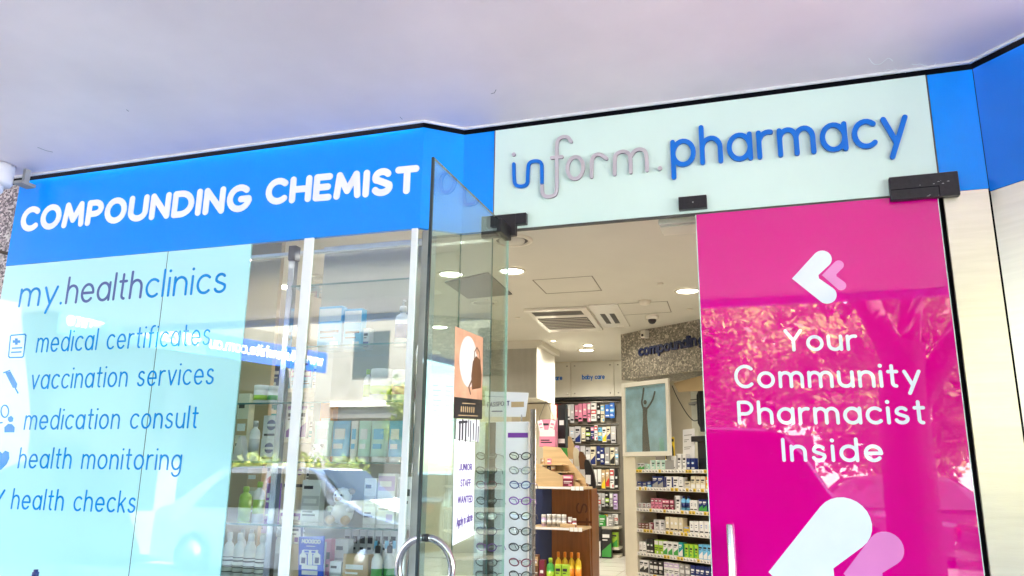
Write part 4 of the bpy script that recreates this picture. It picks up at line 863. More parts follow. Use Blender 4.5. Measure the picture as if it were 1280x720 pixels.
# stepped timber box on the upper shelf
sx = thing('stepped_display', (g(690, 600, yn)[0], yn+.1, s1z), 'pale timber stepped display box on the upper gondola shelf', 'display box')
b = MB(); P = [(g(668, 606, yn)), (g(724, 606, yn)), (g(722, 598, yn)), (g(705, 578, yn)), (g(690, 558, yn)), (g(668, 556, yn))]; P[0] = (P[0][0], s1z+.0005); P[1] = (P[1][0], s1z+.0005)
b.prism(F((0, yn, 0)), P, -.30, -.29); b.build('back_side', M['wood'], sx); b = MB(); b.prism(F((0, yn, 0)), [(P[0][0], s1z+.0005), (P[1][0], s1z+.0005), (P[2][0], s1z+.03), (P[0][0]+.06, s1z+.17), (P[0][0], s1z+.2)], -.06, -.05); b.build('front_side', M['wood'], sx)
b = MB()
for i in range(3): zz = s1z+.055+.065*i; b.box(FRONT, P[0][0]+.01, P[1][0]-.05-.06*i, zz, zz+.008, -yn-.289, -yn-.061)
b.build('step', M['wood'], sx)
o = mk('carton', .09, .10, .05, 'maroon', 'pink', 1); place(o, (g(709, 583, yn)[0], yn+.02, s1z+.001), .1); tag(o, uniq('maroon carton standing in the pale stepped display box'), 'carton')
for i in range(3):
    zz = s1z+.0635+.065*i
    for j in range(4-i):
        cl = ('white', 'maroon', 'cream', 'navy', 'tan', 'pink')[(i*2+j) % 6]; o = mk('carton', .034, .05, .03, cl, ('pink', 'white', 'green', 'white', 'brown', 'white')[(i*2+j) % 6], i+2*j)
        place(o, (P[0][0]+.05+.05*j, yn+.075+.05*(j % 2), zz), .1*(j-1)); tag(o, uniq('small %s carton, %s from left on the %s step of stepped timber box' % (cl, ORD[j], ('lowest', 'middle', 'top')[i])), 'carton', 'cartons on the stepped timber box')
# swing tags hanging from the stand top
for i, (px, lb) in enumerate(((678, 'left of two white swing tags hanging above the stepped box'), (688, 'right of two white swing tags hanging above the stepped box'))):
    c0, c1 = g(px, 517, 2.3), g(px+1, 540, 2.3); t = thing('swing_tag', (c0[0], 2.3, c1[1]), lb, 'tag'); f = F((c0[0], 2.3, c1[1]), (math.cos(.25-.5*i), 0, math.sin(.25-.5*i)), (-math.sin(.25-.5*i), 0, math.cos(.25-.5*i)))
    b = MB(); b.box(f, -.022, .022, 0, .10, -.001, .001); b.build('card', M['paper'], t); b = MB(); b.box(f, -.014, .012, .035, .042, .0011, .002); b.box(f, -.014, .014, .06, .075, .0011, .002); b.build('print', M['p_pink'], t)
    b = MB(); b.tube([f.p(0, .098), f.p(.01*(1-2*i), .13), V((g(683, 500, 2.3)[0], 2.3, g(683, 500, 2.3)[1]))], .0018, 0, 5); b.build('string', M['ink'], t)
o = mk('carton', .16, .26, .10, 'pink', 'white', 4); place(o, (g(675, 560, 3.0)[0], 3.25, g(675, 556, yn)[1]), 0); tag(o, uniq('tall pink carton behind the stepped timber box'), 'carton')
o = mk('carton', .08, .42, .10, 'black', 'maroon', 3); place(o, (g(687, 560, 3.0)[0], 3.45, g(675, 556, yn)[1]), 0); tag(o, uniq('tall black carton behind the stepped timber box'), 'carton')
# leaning bags behind the gondola
yb_ = 4.6
for i, (px, t, bt_, cl, lb) in enumerate(((697, 541, 610, 'lime', 'lime green tall bag leaning behind the gondola'), (704, 545, 612, 'green', 'dark green tall bag leaning behind the gondola'), (712, 546, 616, 'tan', 'tan curved bag leaning behind the gondola'), (720, 560, 618, 'cream', 'cream tall bag leaning behind the gondola'), (727, 565, 620, 'brown', 'brown tall bag leaning behind gondola end'), (734, 575, 622, 'black', 'black tall bag rightmost behind the gondola'))):
    x0, z0 = g(px+6, bt_, yb_-.12*i); x1, z1 = g(px-3, t, yb_-.12*i); yy = yb_-.12*i
    b = MB(); w_ = .07; P = smooth([(x0-w_*.6, 0), (x0+w_*.6, 0), (x0+w_*.5, (z1-z0)*.5), (x1+w_*.7, z1-z0), (x1-w_*.2, (z1-z0)*1.02), (x0-w_*.9, (z1-z0)*.5), (x0-w_*.6, 0)], 1)[:-1]
    b.prism(F((0, yy, z0)), P, -.05, 0); b.box(F((0, yy, z0)), (x0+x1)/2-.03, (x0+x1)/2+.025, (z1-z0)*.35, (z1-z0)*.6, .0005, .002, 1)
    tag(b.build('tall_bag', [M['p_'+cl], M['p_white']]), lb, 'bag')
b = MB(); b.box(FRONT, g(690, 600, 4.5)[0]-.1, g(742, 600, 4.5)[0], FL, g(715, 618, 4.3)[1]-.0, -4.75, -3.9)
tag(b.build('low_cabinet', M['brown']), 'low brown cabinet behind the gondola holding tall bags', 'cabinet')
row(F((0, 2.7, 0)), g(664, 700, 2.7)[0], g(690, 735, 2.7)[1], 0, 0, [('carton','brown','tan',.06,.26,.06,1), ('carton','maroon','white',.05,.22,.06,1), ('bottle','green','lime',.07,.24,.06,1), ('carton','lime','green',.055,.19,.06,2)], 'on the bottom gondola shelf', 'bottles and boxes at the gondola foot', gap=.002, seed=14)
row(F((0, 2.85, 0)), g(693, 700, 2.85)[0], g(690, 735, 2.85)[1], 0, 0, [('bottle','yellow','orange',.055,.30,.06,4)], 'at the back of the bottom gondola shelf', 'bottles and boxes at the gondola foot', gap=.002, seed=15)
zz = g(690, 735, 2.85)[1]; b = MB(); b.box(FRONT, g(655, 735, 2.7)[0], g(738, 735, 2.7)[0], zz-.03, zz, -yg+.001, -2.66); b.build('shelf', M['wood'], gd)

# ------------------------------------------------------------------ spectacles stand
ys = .45
st = thing('spectacles_stand', (aty(640, 700, ys).x, ys, FL), 'white spectacles display stand with chrome pole inside the doorway', 'display stand')
sx0 = aty(593, 640, ys).x; sx1 = aty(660, 640, ys).x; sz1 = aty(640, 527, ys).z; sz0 = FL+.05
b = MB(); b.box(FRONT, sx0, sx1, sz0, sz1, -ys-.03, -ys, 0, .004); b.build('panel', M['white'], st)
b = MB(); xm_ = aty(605, 640, ys).x; b.box(FRONT, xm_-.0, aty(618, 640, ys).x, sz0+.01, sz1-.004, -ys+.0005, -ys+.004); b.build('channel', M['grille'], st)
b = MB(); b.box(FRONT, aty(635, 545, ys).x, sx1-.003, aty(640, 547, ys).z, aty(640, 541, ys).z, -ys+.0005, -ys+.003); b.build('purple_header', M['p_purple'], st)
b = MB(); pxx = aty(667, 640, ys).x; b.lathe((pxx, ys-.02, FL), [(.18, 0), (.18, .015), (.017, .02), (.017, aty(667, 512, ys).z-FL), (0, aty(667, 512, ys).z-FL)], 16); b.build('pole', M['chrome'], st)
rows_px = [570, 588, 606, 626, 645, 664, 684, 703, 719]
def spectacles(x, y, z, rz, m, w=.135, lensr=.024):
    o = bpy.data.objects.new('spectacles', None); C.objects.link(o); o.location = (x, y, z); o.rotation_euler = (0, 0, rz)
    b = MB()
    for s in (-1, 1):
        b.tube([(s*w*.27+lensr*1.18*math.cos(t), 0, lensr*.82*math.sin(t)+.003*s*math.cos(t)) for t in [2*math.pi*i/18 for i in range(18)]], .0033, 0, 6, True)
    b.tube([(-w*.27+lensr*1.1, 0, .005), (0, -.002, .010), (w*.27-lensr*1.1, 0, .005)], .0024, 0, 6)
    off = V(o.location)
    def bl(mb, n, mt):
        for v in mb.v: v += off
        return mb.build(n, mt, o)
    bl(b, 'frame', m)
    for s in (-1, 1):
        b = MB(); b.tube([(s*(w*.27+lensr*1.15), 0, .008), (s*w*.5, .004, .009), (s*w*.5, .02, .009), (s*w*.46, .10, .004), (s*w*.43, .125, -.02)], .0022, 0, 6); bl(b, 'temple', m)
    b = MB()
    for s in (-1, 1): b.lathe((s*w*.27, -.0005, 0), [(lensr, 0), (lensr, .001)], 16, 0, (0, 1, 0))
    bl(b, 'lens', M['glass'])
    return o
SM = ['p_black', 'p_black', 'p_maroon', 'p_black', 'chrome_dark', 'p_navy', 'p_purple', 'p_black']
for ci, (pxc, side) in enumerate(((608, 'left'), (650, 'right'))):
    proto = None
    for ri, py in enumerate(rows_px):
        q = aty(pxc, py, ys-.14)
        o = spectacles(q.x, ys-.14, q.z, random.uniform(-.1, .1)-.08, M[SM[(ri+3*ci) % 8]])
        tag(o, uniq('pair of spectacles, %s from the top in the %s column of the stand' % (ORD[ri], side)), 'spectacles', 'spectacles on the display stand')
for px in (608, 650):
    for py in rows_px:
        q = aty(px, py, ys-.14); rb = MB(); rb.box(FRONT, q.x-.012, q.x+.012, q.z-.006, q.z+.002, -ys+.0045, -ys+.135); rb.build('nose_rest', M['glass'], st)
ps = thing('stand_sign', (aty(635, 530, ys).x, ys, sz1), 'white sign lettered passport on top of spectacles stand', 'sign')
b = MB(); K = [aty(*t, ys) for t in ((606, 489), (661, 491), (657, 521), (606, 521))]; b.prism(FRONT, [(k.x, k.z) for k in K], -ys-.003, -ys); b.build('card', M['paper'], ps)
b = MB(); a = aty(609, 509, ys); c = aty(637, 507, ys); text(b, F((0, ys-.0005, 0)), 'PASSPORT', a.x, c.x, a.z, .021, .0022, 0, .001, 0, None, .4, c.z); b.box(FRONT, a.x+.03, a.x+.1, a.z-.03, a.z-.022, -ys+.0002, -ys+.001); b.build('lettering', M['p_navy'], ps)
b = MB(); a = aty(639, 509, ys); c = aty(655, 502, ys); b.box(FRONT, a.x, c.x, a.z, c.z, -ys+.0002, -ys+.001); b.build('logo_block', M['p_tan'], ps)
b = MB(); b.tube([(aty(612, 521, ys).x, ys-.002, K[3].z+.01), (aty(612, 521, ys).x, ys-.002, sz1)], .004); b.tube([(aty(652, 521, ys).x, ys-.002, K[3].z+.01), (aty(652, 521, ys).x, ys-.002, sz1)], .004); b.build('post', M['chrome'], ps)

# ------------------------------------------------------------------ posters on the open door (on its face towards the camera)
def dpx(px, py): q = atx(px, py, DX+.008); return (q.y, q.z)
FDo = F((DX+.0062, 0, 0), (0, 1, 0), (0, 0, 1))
ps = thing('poster', (DX+.008, dpx(585, 520)[0], dpx(585, 520)[1]), 'peach poster with a woman in brown above a dark band on glass door', 'poster')
def q4(*p): return [dpx(*t) for t in p]
b = MB(); b.prism(FDo, q4((569.5, 408), (604, 422), (602.5, 524), (567, 522.5)), .0, .0012); b.build('sheet', mat('poster_peach', (.80, .42, .26), .4, var=.15, scale=9), ps)
b = MB(); b.prism(FDo, q4((567.8, 496), (602.8, 500), (602.5, 524), (567, 522.5)), .0013, .0018); b.build('dark_band', M['p_black'], ps)
b = MB(); dd = q4((586, 452), (597, 454), (586, 420)); b.prism(FDo, EA(dd[0][0], dd[0][1], abs(dd[1][0]-dd[0][0]), abs(dd[2][1]-dd[0][1]), 0, 345, 24), .0013, .0018); b.build('pale_disc', mat('poster_pale', (.84, .74, .70), .4, var=.05), ps)
b = MB(); b.prism(FDo, q4((591, 452), (595, 445), (600, 450), (602, 468), (601, 485), (590, 487), (589, 470)), .0019, .0023); b.stroke(FDo, q4((592, 470), (586, 484), (588, 492)), .006, .0019, .0024); b.build('figure', M['p_brown'], ps)
b = MB(); b.stroke(FDo, q4((596, 440),), .012, .0024, .0026); b.build('face', mat('poster_skin', (.55, .28, .16), .5, var=.05), ps)
b = MB(); b.stroke(FDo, q4((592.5, 452), (593, 440), (596, 434.5), (599, 440), (600, 452)), .004, .0027, .003); b.build('hair', M['p_brown'], ps)
b = MB()
for k in range(7):
    a, c = dpx(576.5+2.6*k, 513.5+.2*k), dpx(576.7+2.6*k, 509+.2*k); b.stroke(FDo, [a, c], .006, .0019, .0025)
for py, x0, x1 in ((504, 578, 594), (519, 573, 597)): a, c = dpx(x0, py), dpx(x1, py+1); b.stroke(FDo, [a, c], .0022, .0019, .0023)
b.build('lettering', M['p_tan'], ps)
ps = thing('job_notice', (DX+.008, dpx(582, 660)[0], dpx(582, 665)[1]), 'white paper notice JUNIOR STAFF WANTED taped to the open glass door', 'notice')
b = MB(); b.prism(FDo, q4((568, 549), (594, 553), (592, 669), (566, 682)), .0, .0010); b.build('sheet', M['paper'], ps)
b = MB()
for t, x0, y0, x1, y1, h in (('JUNIOR', 574, 588.5, 590, 588, 10), ('STAFF', 575.5, 608.5, 588.5, 608, 10.5), ('WANTED', 572, 629.5, 591, 628, 10.5)):
    a, c = dpx(x0, y0), dpx(x1, y1); hh = dpx(x0, y0-h)[1]-a[1]; text(b, FDo, t, a[0], c[0], a[1], hh*.66, .0032, .0011, .0016, 0, None, .42, c[1])
a, c = dpx(570.5, 659), dpx(590.5, 651); text(b, FDo, 'Apply in store', a[0], c[0], a[1], .028, .0026, .0011, .0016, 0, None, .42, c[1])
b.build('lettering', mat('violet_ink', (.10, .04, .26), .5, var=0), ps)
ps = thing('scribbled_notice', (DX+.008, dpx(587, 550)[0], dpx(587, 552)[1]), 'white paper strip with thick black brush strokes under the peach poster', 'notice')
b = MB(); b.prism(FDo, q4((571, 524), (600, 525), (599, 552.5), (570, 548.5)), .0, .0010); b.build('sheet', M['paper'], ps)
b = MB()
for x, t, bt_ in ((574.5, 528, 549), (578, 526, 548), (582, 529, 550), (585.5, 526, 545), (588, 527, 551), (591.5, 530, 549), (595, 525, 550), (597.5, 534, 552)): b.stroke(FDo, q4((x, bt_), (x+.6, t)), .009 if x < 583 else .006, .0011, .0015+.0001*(int(x) % 4))
b.stroke(FDo, q4((574, 528), (584, 527)), .006, .0011, .00195); b.build('brush_strokes', M['ink'], ps)

# ------------------------------------------------------------------ window display case
dc = thing('display_case', (-2.4, .1, WZ), 'glass shelved window display case with grey beige back behind clear window', 'display case')
xdl = aty(396, 500, .33).x; xdr = aty(522, 500, .33).x
DY0 = -.085; DY1 = .33
b = MB(); b.box(FRONT, xdl-.02, xdr+.02, WZ, aty(450, 312, DY1).z, -DY1-.02, -DY1); b.build('back_panel', M['caseback'], dc)
b = MB(); b.box(FRONT, xdl-.02, xdr+.02, aty(450, 312, DY1).z+.002, aty(450, 312, DY1).z+.035, -DY1-.02, -DY1+.012); b.build('top_rail', M['trim'], dc)
xcp = aty(362, 400, -.03).x
b = MB(); b.box(FRONT, xcp-.022, xcp+.022, WZ, ZB-.10, .015, .06, 0, .004); b.build('chrome_post', M['chrome_dark'], dc)
b = MB(); b.box(FRONT, xcp-.027, xcp+.027, ZB-.099, ZB-.003, .01, .065, 0, .003); b.build('post_socket', M['dark'], dc)
dz = {k: aty(440, v, .10).z for k, v in dict(top=362, a=437, b=505, c=578, d=656, e=740).items()}
xwl = aty(296, 500, .1).x-.35; xwr = XA-.05
for k, z in dz.items():
    b = MB(); b.box(FRONT, xcp+.03 if k in ('top', 'a') else xwl, xwr, z-.010, z, -DY1+.002, -DY0, 0); s = b.build('shelf', M['glass'], dc)
    b = MB(); b.box(FRONT, xcp+.03 if k in ('top', 'a') else xwl, xwr, z-.0101, z+.0001, -DY0+.0002, -DY0+.003); b.build('front_edge', M['green_edge'], s)
l = bpy.data.lights.new('display_lamp', 'AREA'); l.shape = 'RECTANGLE'; l.size = 2.0; l.size_y = .05; l.energy = .25; l.color = (1, .95, .86)
lo = bpy.data.objects.new('display_lamp', l); C.objects.link(lo); lo.parent = dc; lo.location = V((-2.5, .08, ZB-.03))-dc.location
b = MB(); b.box(FRONT, -3.4, -1.95, ZB-.022, ZB-.004, -.10, -.06); b.build('lamp_strip', M['trim'], dc)
b = MB(); b.box(FRONT, aty(513, 500, .2).x, aty(516, 500, .2).x, WZ, dz['a'], -.28, -.26); b.build('rear_upright', M['chrome'], dc)
b = MB(); xt0 = aty(309, 400, .35).x; xt1 = aty(349.5, 330, .35).x; b.box(FRONT, xt0-.6, xt1, FL, CZ-.002, -.40, -.36); tag(b.build('tan_partition', M['tan']), 'tan partition board standing behind the left window frosted panel', 'partition')
b = MB(); xt2 = aty(349, 400, 1.2).x; b.box(FRONT, xt2-.2, xt2+.75, FL, aty(360, 415, 1.2).z, -1.75, -1.2); 
lf = thing('side_shelving', (xt2, 1.4, FL), 'cream stock shelving seen beyond the tan partition board', 'shelving'); b = MB(); b.box(FRONT, xt2-.3, xt2+.55, FL, 1.75, -1.78, -1.74); b.build('back', M['cream'], lf)
for i in range(5): b = MB(); b.box(FRONT, xt2-.3, xt2+.55, .05+.4*i, .08+.4*i, -1.73, -1.35); b.build('shelf', M['cream'], lf)
for i in range(1, 5): row(F((0, 1.36, 0)), xt2-.28, .081+.4*i, -.01, 0, [('carton', ['white','lilac','white','teal','navy'][i], ['purple','white','red','white','white'][i], .10, .2, .1, 2), ('carton', ['grey','white','cream','white','sky'][i], 'purple', .09, .24, .1, 3), ('carton', 'white', ['green','navy','maroon','teal','sky'][i], .08, .18, .1, 2)], 'on the %s shelf of cream side shelving' % ['', 'lowest', 'second lowest', 'middle', 'top'][i], 'stock on the cream side shelving', seed=20+i)
def wpx(px, y=.1): return aty(px, 560, y).x
def item(kind, px0, px1, ptop, shelf, y, col, acc, label, seed=0, d=.06, cat=None, lean=0):
    z = dz[shelf]+.0006; zt = aty((px0+px1)/2, ptop, y).z; x0 = aty(px0, ptop+20, y).x; x1 = aty(px1, ptop+20, y).x
    if zt-z < .03: zt = z+.06
    o = mk(kind, x1-x0, zt-z, d, col, acc, seed); place(o, ((x0+x1)/2, y, z), lean); tag(o, uniq(label), cat or KW[kind], 'goods in the window display case'); return o
item('carton', 398, 427, 383, 'a', .12, 'sky', 'white', 'tall pale blue and white carton, left of the pair on top display shelf', 1)
item('carton', 430, 452, 386, 'a', .12, 'sky', 'white', 'tall pale blue and white carton, right of the pair on top display shelf', 1)
item('carton', 453.5, 460.5, 410, 'a', .09, 'silver', 'navy', 'small grey carton with navy base beside the pale blue cartons', 0)
item('pumpbottle', 495, 512, 383, 'a', .10, 'white', 'navy', 'white pump bottle with dark label at the right of top display shelf')
item('bottle', 455, 464, 462, 'b', .12, 'white', 'lime', 'slim white bottle with green band in front of upright window rod')
item('jar', 464.5, 490, 462, 'b', .12, 'white', 'lime', 'large white tub with green band on the second display shelf')
item('jar', 491, 510, 463, 'b', .12, 'white', 'pink', 'white tub with pink print on the second display shelf')
for i, (a, c, cl, ac2, lb) in enumerate(((394, 415, 'mint', 'silver', 'pale mint upturned tube at the left of tube row'), (416.5, 437, 'sky', 'white', 'light blue upturned tube second in tube row'), (439, 447, 'white', 'sky', 'narrow white tube in middle of tube row'), (449, 463, 'mint', 'white', 'pale mint tube right of narrow white tube'), (465, 485, 'mint', 'sky', 'pale mint tube with blue print near right of tube row'), (487, 503, 'sky', 'white', 'light blue tube at the right end of tube row'))):
    item('tube', a, c, 526, 'c', .12, cl, ac2, lb)
item('carton', 399.5, 416, 504, 'c', .25, 'orange', 'brown', 'orange carton standing behind the tube row')
item('carton', 455, 470, 598, 'd', .2, 'white', 'silver', 'white carton left of three behind the plush toy', 4); item('carton', 472, 494, 592, 'd', .2, 'white', 'lilac', 'white carton middle of three with lilac print by the plush toy', 1); item('carton', 496, 514, 596, 'd', .2, 'white', 'silver', 'white carton right of three by the plush toy', 2)
item('carton', 377, 400, 600, 'd', .2, 'white', 'silver', 'large white carton left of the plush toy', 4)
# plush toys
def plush(px, pw, shelf, y, label, tan):
    x = wpx(px, y); s = wpx(px+pw, y)-wpx(px, y); z = dz[shelf]
    t = thing('plush_toy', (x, y, z), label, 'plush toy'); b = MB(); b.ball((x, y, z+s*.34), s*.36, s*.3, s*.34); b.ball((x, y-s*.05, z+s*.82), s*.30, s*.27, s*.27); b.build('body', M['p_white'], t)
    for k in (-1, 1):
        b = MB(); b.ball((x+k*s*.26, y-s*.26, z+s*.14), s*.15, s*.17, s*.14); b.build('foot', M['p_'+tan], t)
        b = MB(); b.ball((x+k*s*.3, y-s*.04, z+s*.98), s*.13, s*.07, s*.10); b.build('ear', M['p_'+tan], t)
        b = MB(); b.ball((x+k*s*.36, y-s*.15, z+s*.45), s*.12, s*.14, s*.10); b.build('arm', M['p_white'], t)
        b = MB(); b.ball((x+k*s*.10, y-s*.31, z+s*.87), s*.03, s*.02, s*.035); b.build('eye', M['ink'], t)
    b = MB(); b.ball((x, y-s*.31, z+s*.76), s*.11, s*.07, s*.07); b.build('muzzle', M['p_'+tan], t)
plush(433, 36, 'd', .1, 'white plush animal with tan feet sitting on the fourth display shelf', 'tan')
plush(397, 18, 'c', .02, 'small white plush animal with dark patches below the orange carton', 'black')
# bottom shelf of the right bay
zE = dz['e']
ds = thing('display_card', (wpx(389, -.02), -.02, zE), 'tall blue display card with white bottles printed and lettering MOOGOO', 'display card')
K = [aty(*t, -.02) for t in ((373.5, 671), (404.5, 670), (401.5, 760), (371, 760))]
b = MB(); b.prism(F((0, -.02, 0)), [(K[0].x, K[0].z), (K[1].x, K[1].z), (K[2].x, zE+.0006), (K[3].x, zE+.0006)][::-1], -.012, 0); b.build('board', mat('card_blue', (.01, .09, .62), .3, var=.05), ds)
f = F((0, -.0205, 0)); b = MB(); a = aty(377, 679, -.02); c = aty(401, 678, -.02); text(b, f, 'MOOGOO', a.x, c.x, a.z, .018, .003, 0, .001, 0, None, .3)
for y0, x0, x1 in ((683, 383, 394), (688, 379, 398), (691.5, 378, 397)): p0, p1 = aty(x0, y0, -.02), aty(x1, y0, -.02); b.box(f, p0.x, p1.x, p0.z, p0.z+.0045, 0, .0008)
for y0 in (711, 718): p0, p1 = aty(377, y0, -.02), aty(397, y0-4, -.02); b.box(f, p0.x, p1.x, p0.z, p1.z, 0, .0008)
for x0, x1 in ((374.5, 383.5), (385, 390.5), (391.5, 400.5)):
    P = [aty(*t, -.02) for t in ((x0, 706), (x1, 706), (x1, 694), ((x0+x1)/2+1.5, 690.5), ((x0+x1)/2+1.5, 687.5), ((x0+x1)/2-1.5, 687.5), ((x0+x1)/2-1.5, 690.5), (x0, 694))]; b.prism(f, [(k.x, k.z) for k in P], 0, .0011)
b.build('lettering', M['p_white'], ds); b = MB()
for x0, x1 in ((376.5, 382), (393.5, 399)): p0, p1 = aty(x0, 704, -.02), aty(x1, 697, -.02); b.box(f, p0.x, p1.x, p0.z, p1.z, .0012, .0016)
b.build('bottle_label', M['p_navy'], ds)
item('carton', 405, 413, 674, 'e', .12, 'pink', 'white', 'slim pink carton right of the blue display card', 2); item('carton', 418, 435, 674, 'e', .16, 'white', 'silver', 'tall white carton behind the short white carton', 4); item('carton', 411, 426, 702, 'e', .04, 'white', 'silver', 'short white carton in front of the tall one', 4)
item('carton', 428, 460, 693, 'e', .02, 'tan', 'blue', 'beige carton with blue base on the lowest display shelf', 0)
for i in range(8): item('carton', 430+9.6*i, 438.5+9.6*i, 656.5+1.5, 'e', .24, 'silver', 'grey', 'grey carton, %s from left in the rear row of lowest display shelf' % ORD[i], 5)
item('spray', 465, 478, 682, 'e', .0, 'white', 'green', 'white trigger spray bottle with green label beside round handle'); item('spray', 480, 493, 682, 'e', .05, 'white', 'green', 'white trigger spray bottle behind the round door handle')
for i, (x0, x1) in enumerate(((465, 474), (478, 487), (488, 496))): item('bottle', x0, x1, 676, 'e', .14, 'white', 'sky', '%s of three slim bottles with light blue caps behind spray bottles' % ['left', 'middle', 'right'][i])
# left bay
for i, (a, c, t) in enumerate(((281, 292, 665), (293.5, 305, 666), (306.5, 319.5, 667), (321, 335, 668))):
    o = item('bottle', a, c, t, 'e', .08, 'white', 'white', 'white lotion bottle with black stripes, %s from left in left bay front row' % ORD[i])
    r = (aty(c, 690, .08).x-aty(a, 690, .08).x)/2; h = aty((a+c)/2, t, .08).z-dz['e']; b = MB()
    for zz_, dh in ((.24, .008), (.33, .006), (.36, .006), (.45, .012), (.52, .006)): b.lathe((0, 0, h*zz_), [(r*1.006, 0), (r*1.012, .001), (r*1.012, h*dh*2), (r*1.006, h*dh*2+.001)], 16, cap=False)
    for v in b.v: v += o.location
    b.build('stripe', M['ink'], o)
for i, (a, c) in enumerate(((298, 307), (309, 318), (343, 352))): item('bottle', a, c, 661, 'e', .22, 'white', 'silver', 'white lotion bottle, %s from left in the left bay back row' % ORD[i])
item('bottle', 300, 313, 608, 'd', .08, 'lime', 'lime', 'lime yellow bottle in the left bay of display'); item('bottle', 318, 330, 602, 'd', .08, 'white', 'lime', 'white bottle with lime label beside lime yellow bottle'); item('carton', 332, 344, 604, 'd', .1, 'purple', 'lilac', 'purple carton next to the chrome post'); item('carton', 308, 326, 585, 'd', .24, 'tan', 'cream', 'tan card carton behind the lime yellow bottle', 4)
item('bottle', 313, 324, 526, 'c', .08, 'white', 'silver', 'white bottle left of the stacked oval label cartons'); 
o = item('carton', 325, 346, 548, 'c', .08, 'white', 'navy', 'white carton with navy oval, lower of the stacked pair', 3); h1 = aty(335, 548, .08).z
o2 = dup(o); o2.location = (o.location.x+.004, o.location.y, h1+.001); o2['label'] = uniq('white carton with navy oval, upper of the stacked pair')
item('carton', 297, 311, 492, 'c', .03, 'cream', 'tan', 'tall cream strip carton at the edge of the frosted panel', 4)
item('jar', 318, 334, 482, 'b', .1, 'white', 'lime', 'white tub with green print, left of two in left bay'); item('jar', 335, 350, 483, 'b', .1, 'white', 'green', 'white tub with green print, right of two in left bay')
et = thing('easel_card', (wpx(297, -.1), -.1, aty(297, 590, -.1).z), 'small grey triangular tent card on the shelf at the frosted panel edge', 'tent card')
et.location.z = dz['c']; z = dz['c']+.0005; x = wpx(297, -.03)
b = MB(); b.prism(F((0, -.02, 0)), [(x-.045, z), (x+.045, z), (x+.045, z+.004), (x+.006, z+.15), (x-.006, z+.15), (x-.045, z+.004)], -.05, 0); b.build('card', M['p_silver'], et)
#@@STREET
# ------------------------------------------------------------------ street behind the photographer (seen in the glass)
def car(x0, x1, yc, h, paint, label, van=False, width=1.8):
    L = x1-x0; t = thing('parked_car' if not van else 'parked_van', ((x0+x1)/2, yc, RD), label, 'van' if van else 'car', 'cars parked along the kerb')
    fr = F((x0, yc, RD), (1, 0, 0), (0, 0, 1)); W = width/2
    if van: prof = [(0, .35), (0, 1.0), (.05, h*.8), (.12, h*.97), (.25, h), (L*.72, h), (L*.80, h*.94), (L*.90, 1.15), (L*.99, .95), (L, .4)]
    else: prof = [(0, .38), (0, .85), (.10, .98), (L*.07, 1.0), (L*.20, h*.96), (L*.30, h), (L*.55, h), (L*.60, h*.97), (L*.74, 1.0), (L*.97, .80), (L, .7), (L, .36)]
    low = [(L, .25), (L*.9, .2), (L*.1, .2), (0, .25)]
    prof = smooth(prof, 1)+low
    b = MB(); n = len(prof); secs = []
    for yy, shr in ((-W, .93), (-W*.93, 1), (W*.93, 1), (W, .93)):
        sec = []
        for (u, v) in prof:
            tum = 1 - (.22 if v > .95 else 0)*max(0, (v-.95)/(h-.95)); uu = L/2+(u-L/2)*(1 if shr == 1 else .985); sec.append(fr.p(uu, v*(1 if shr == 1 else .985), -yy*tum))
        secs.append(sec)
    for a, c in zip(secs, secs[1:]):
        for i in range(n): b.face([a[i], a[(i+1) % n], c[(i+1) % n], c[i]], 0, False)
    b.face(secs[0]); b.face(secs[-1][::-1]); b.build('body', paint, t)
    for s in (-1, 1):
        zt = h-.1; z0 = .98; tw = lambda v: W*(1-.22*(v-.95)/(h-.95))+.004
        pans = [(L*.30, L*.20, L*.42, L*.33), ] if False else None
        for (a0, a1, b0, b1) in (((L*.16, L*.41, L*.25, L*.41), (L*.43, L*.68, L*.43, L*.60)) if not van else ((L*.06, L*.36, L*.08, L*.36), (L*.38, L*.60, L*.38, L*.60), (L*.62, L*.84, L*.62, L*.78))):
            g_ = MB(); g_.face([fr.p(a0, z0, s*tw(z0)), fr.p(a1, z0, s*tw(z0)), fr.p(b1, zt, s*tw(zt)), fr.p(b0, zt, s*tw(zt))][::s]); g_.build('side_window', M['carglass'], t)
        for k in (.18, .82):
            w_ = MB(); w_.lathe(fr.p(L*k, .32, s*(W-.2)), [(0, 0), (.32, 0), (.33, .03), (.33, .19), (.30, .21), (0, .2)], 20, 0, (0, -s, 0)); wo_ = w_.build('wheel', M['tyre'], t)
            w_ = MB(); w_.lathe(fr.p(L*k, .32, s*(W+.005)), [(.21, 0), (.19, .012), (0, .004)], 12, 0, (0, -s, 0)); w_.build('rim', M['chrome'], wo_)
        q = MB(); q.box(fr, L*.985, L*1.002, .66, .76, s*W*.55, s*W*.85); q.build('headlight', M['chrome'], t); q = MB(); q.box(fr, -.004, .02, .75, .9, s*W*.6, s*W*.85); q.build('tail_light', M['red'], t)
    for (u0, v0, u1, v1) in (((L*.735, 1.02, L*.605, h*.965), (L*.075, 1.02, L*.20, h*.955)) if not van else ((L*.895, 1.18, L*.80, h*.93), (.02, 1.1, .06, h*.8))):
        e = .012; g_ = MB(); sg_ = 1 if u0 > L/2 else -1; g_.face([fr.p(u0+e*sg_, v0+e, -W*.82), fr.p(u0+e*sg_, v0+e, W*.82), fr.p(u1+e*sg_, v1+e, W*.70), fr.p(u1+e*sg_, v1+e, -W*.70)]); g_.build('windscreen' if u0 > L/2 else 'rear_window', M['carglass'], t)
    return t
car(-3.5, 1.25, -6.75, 2.1, M['cardark'], 'dark parked van reflected in the pink door', True)
car(-8.6, -4.3, -6.7, 1.55, M['carwhite'], 'white parked car reflected in the display window')
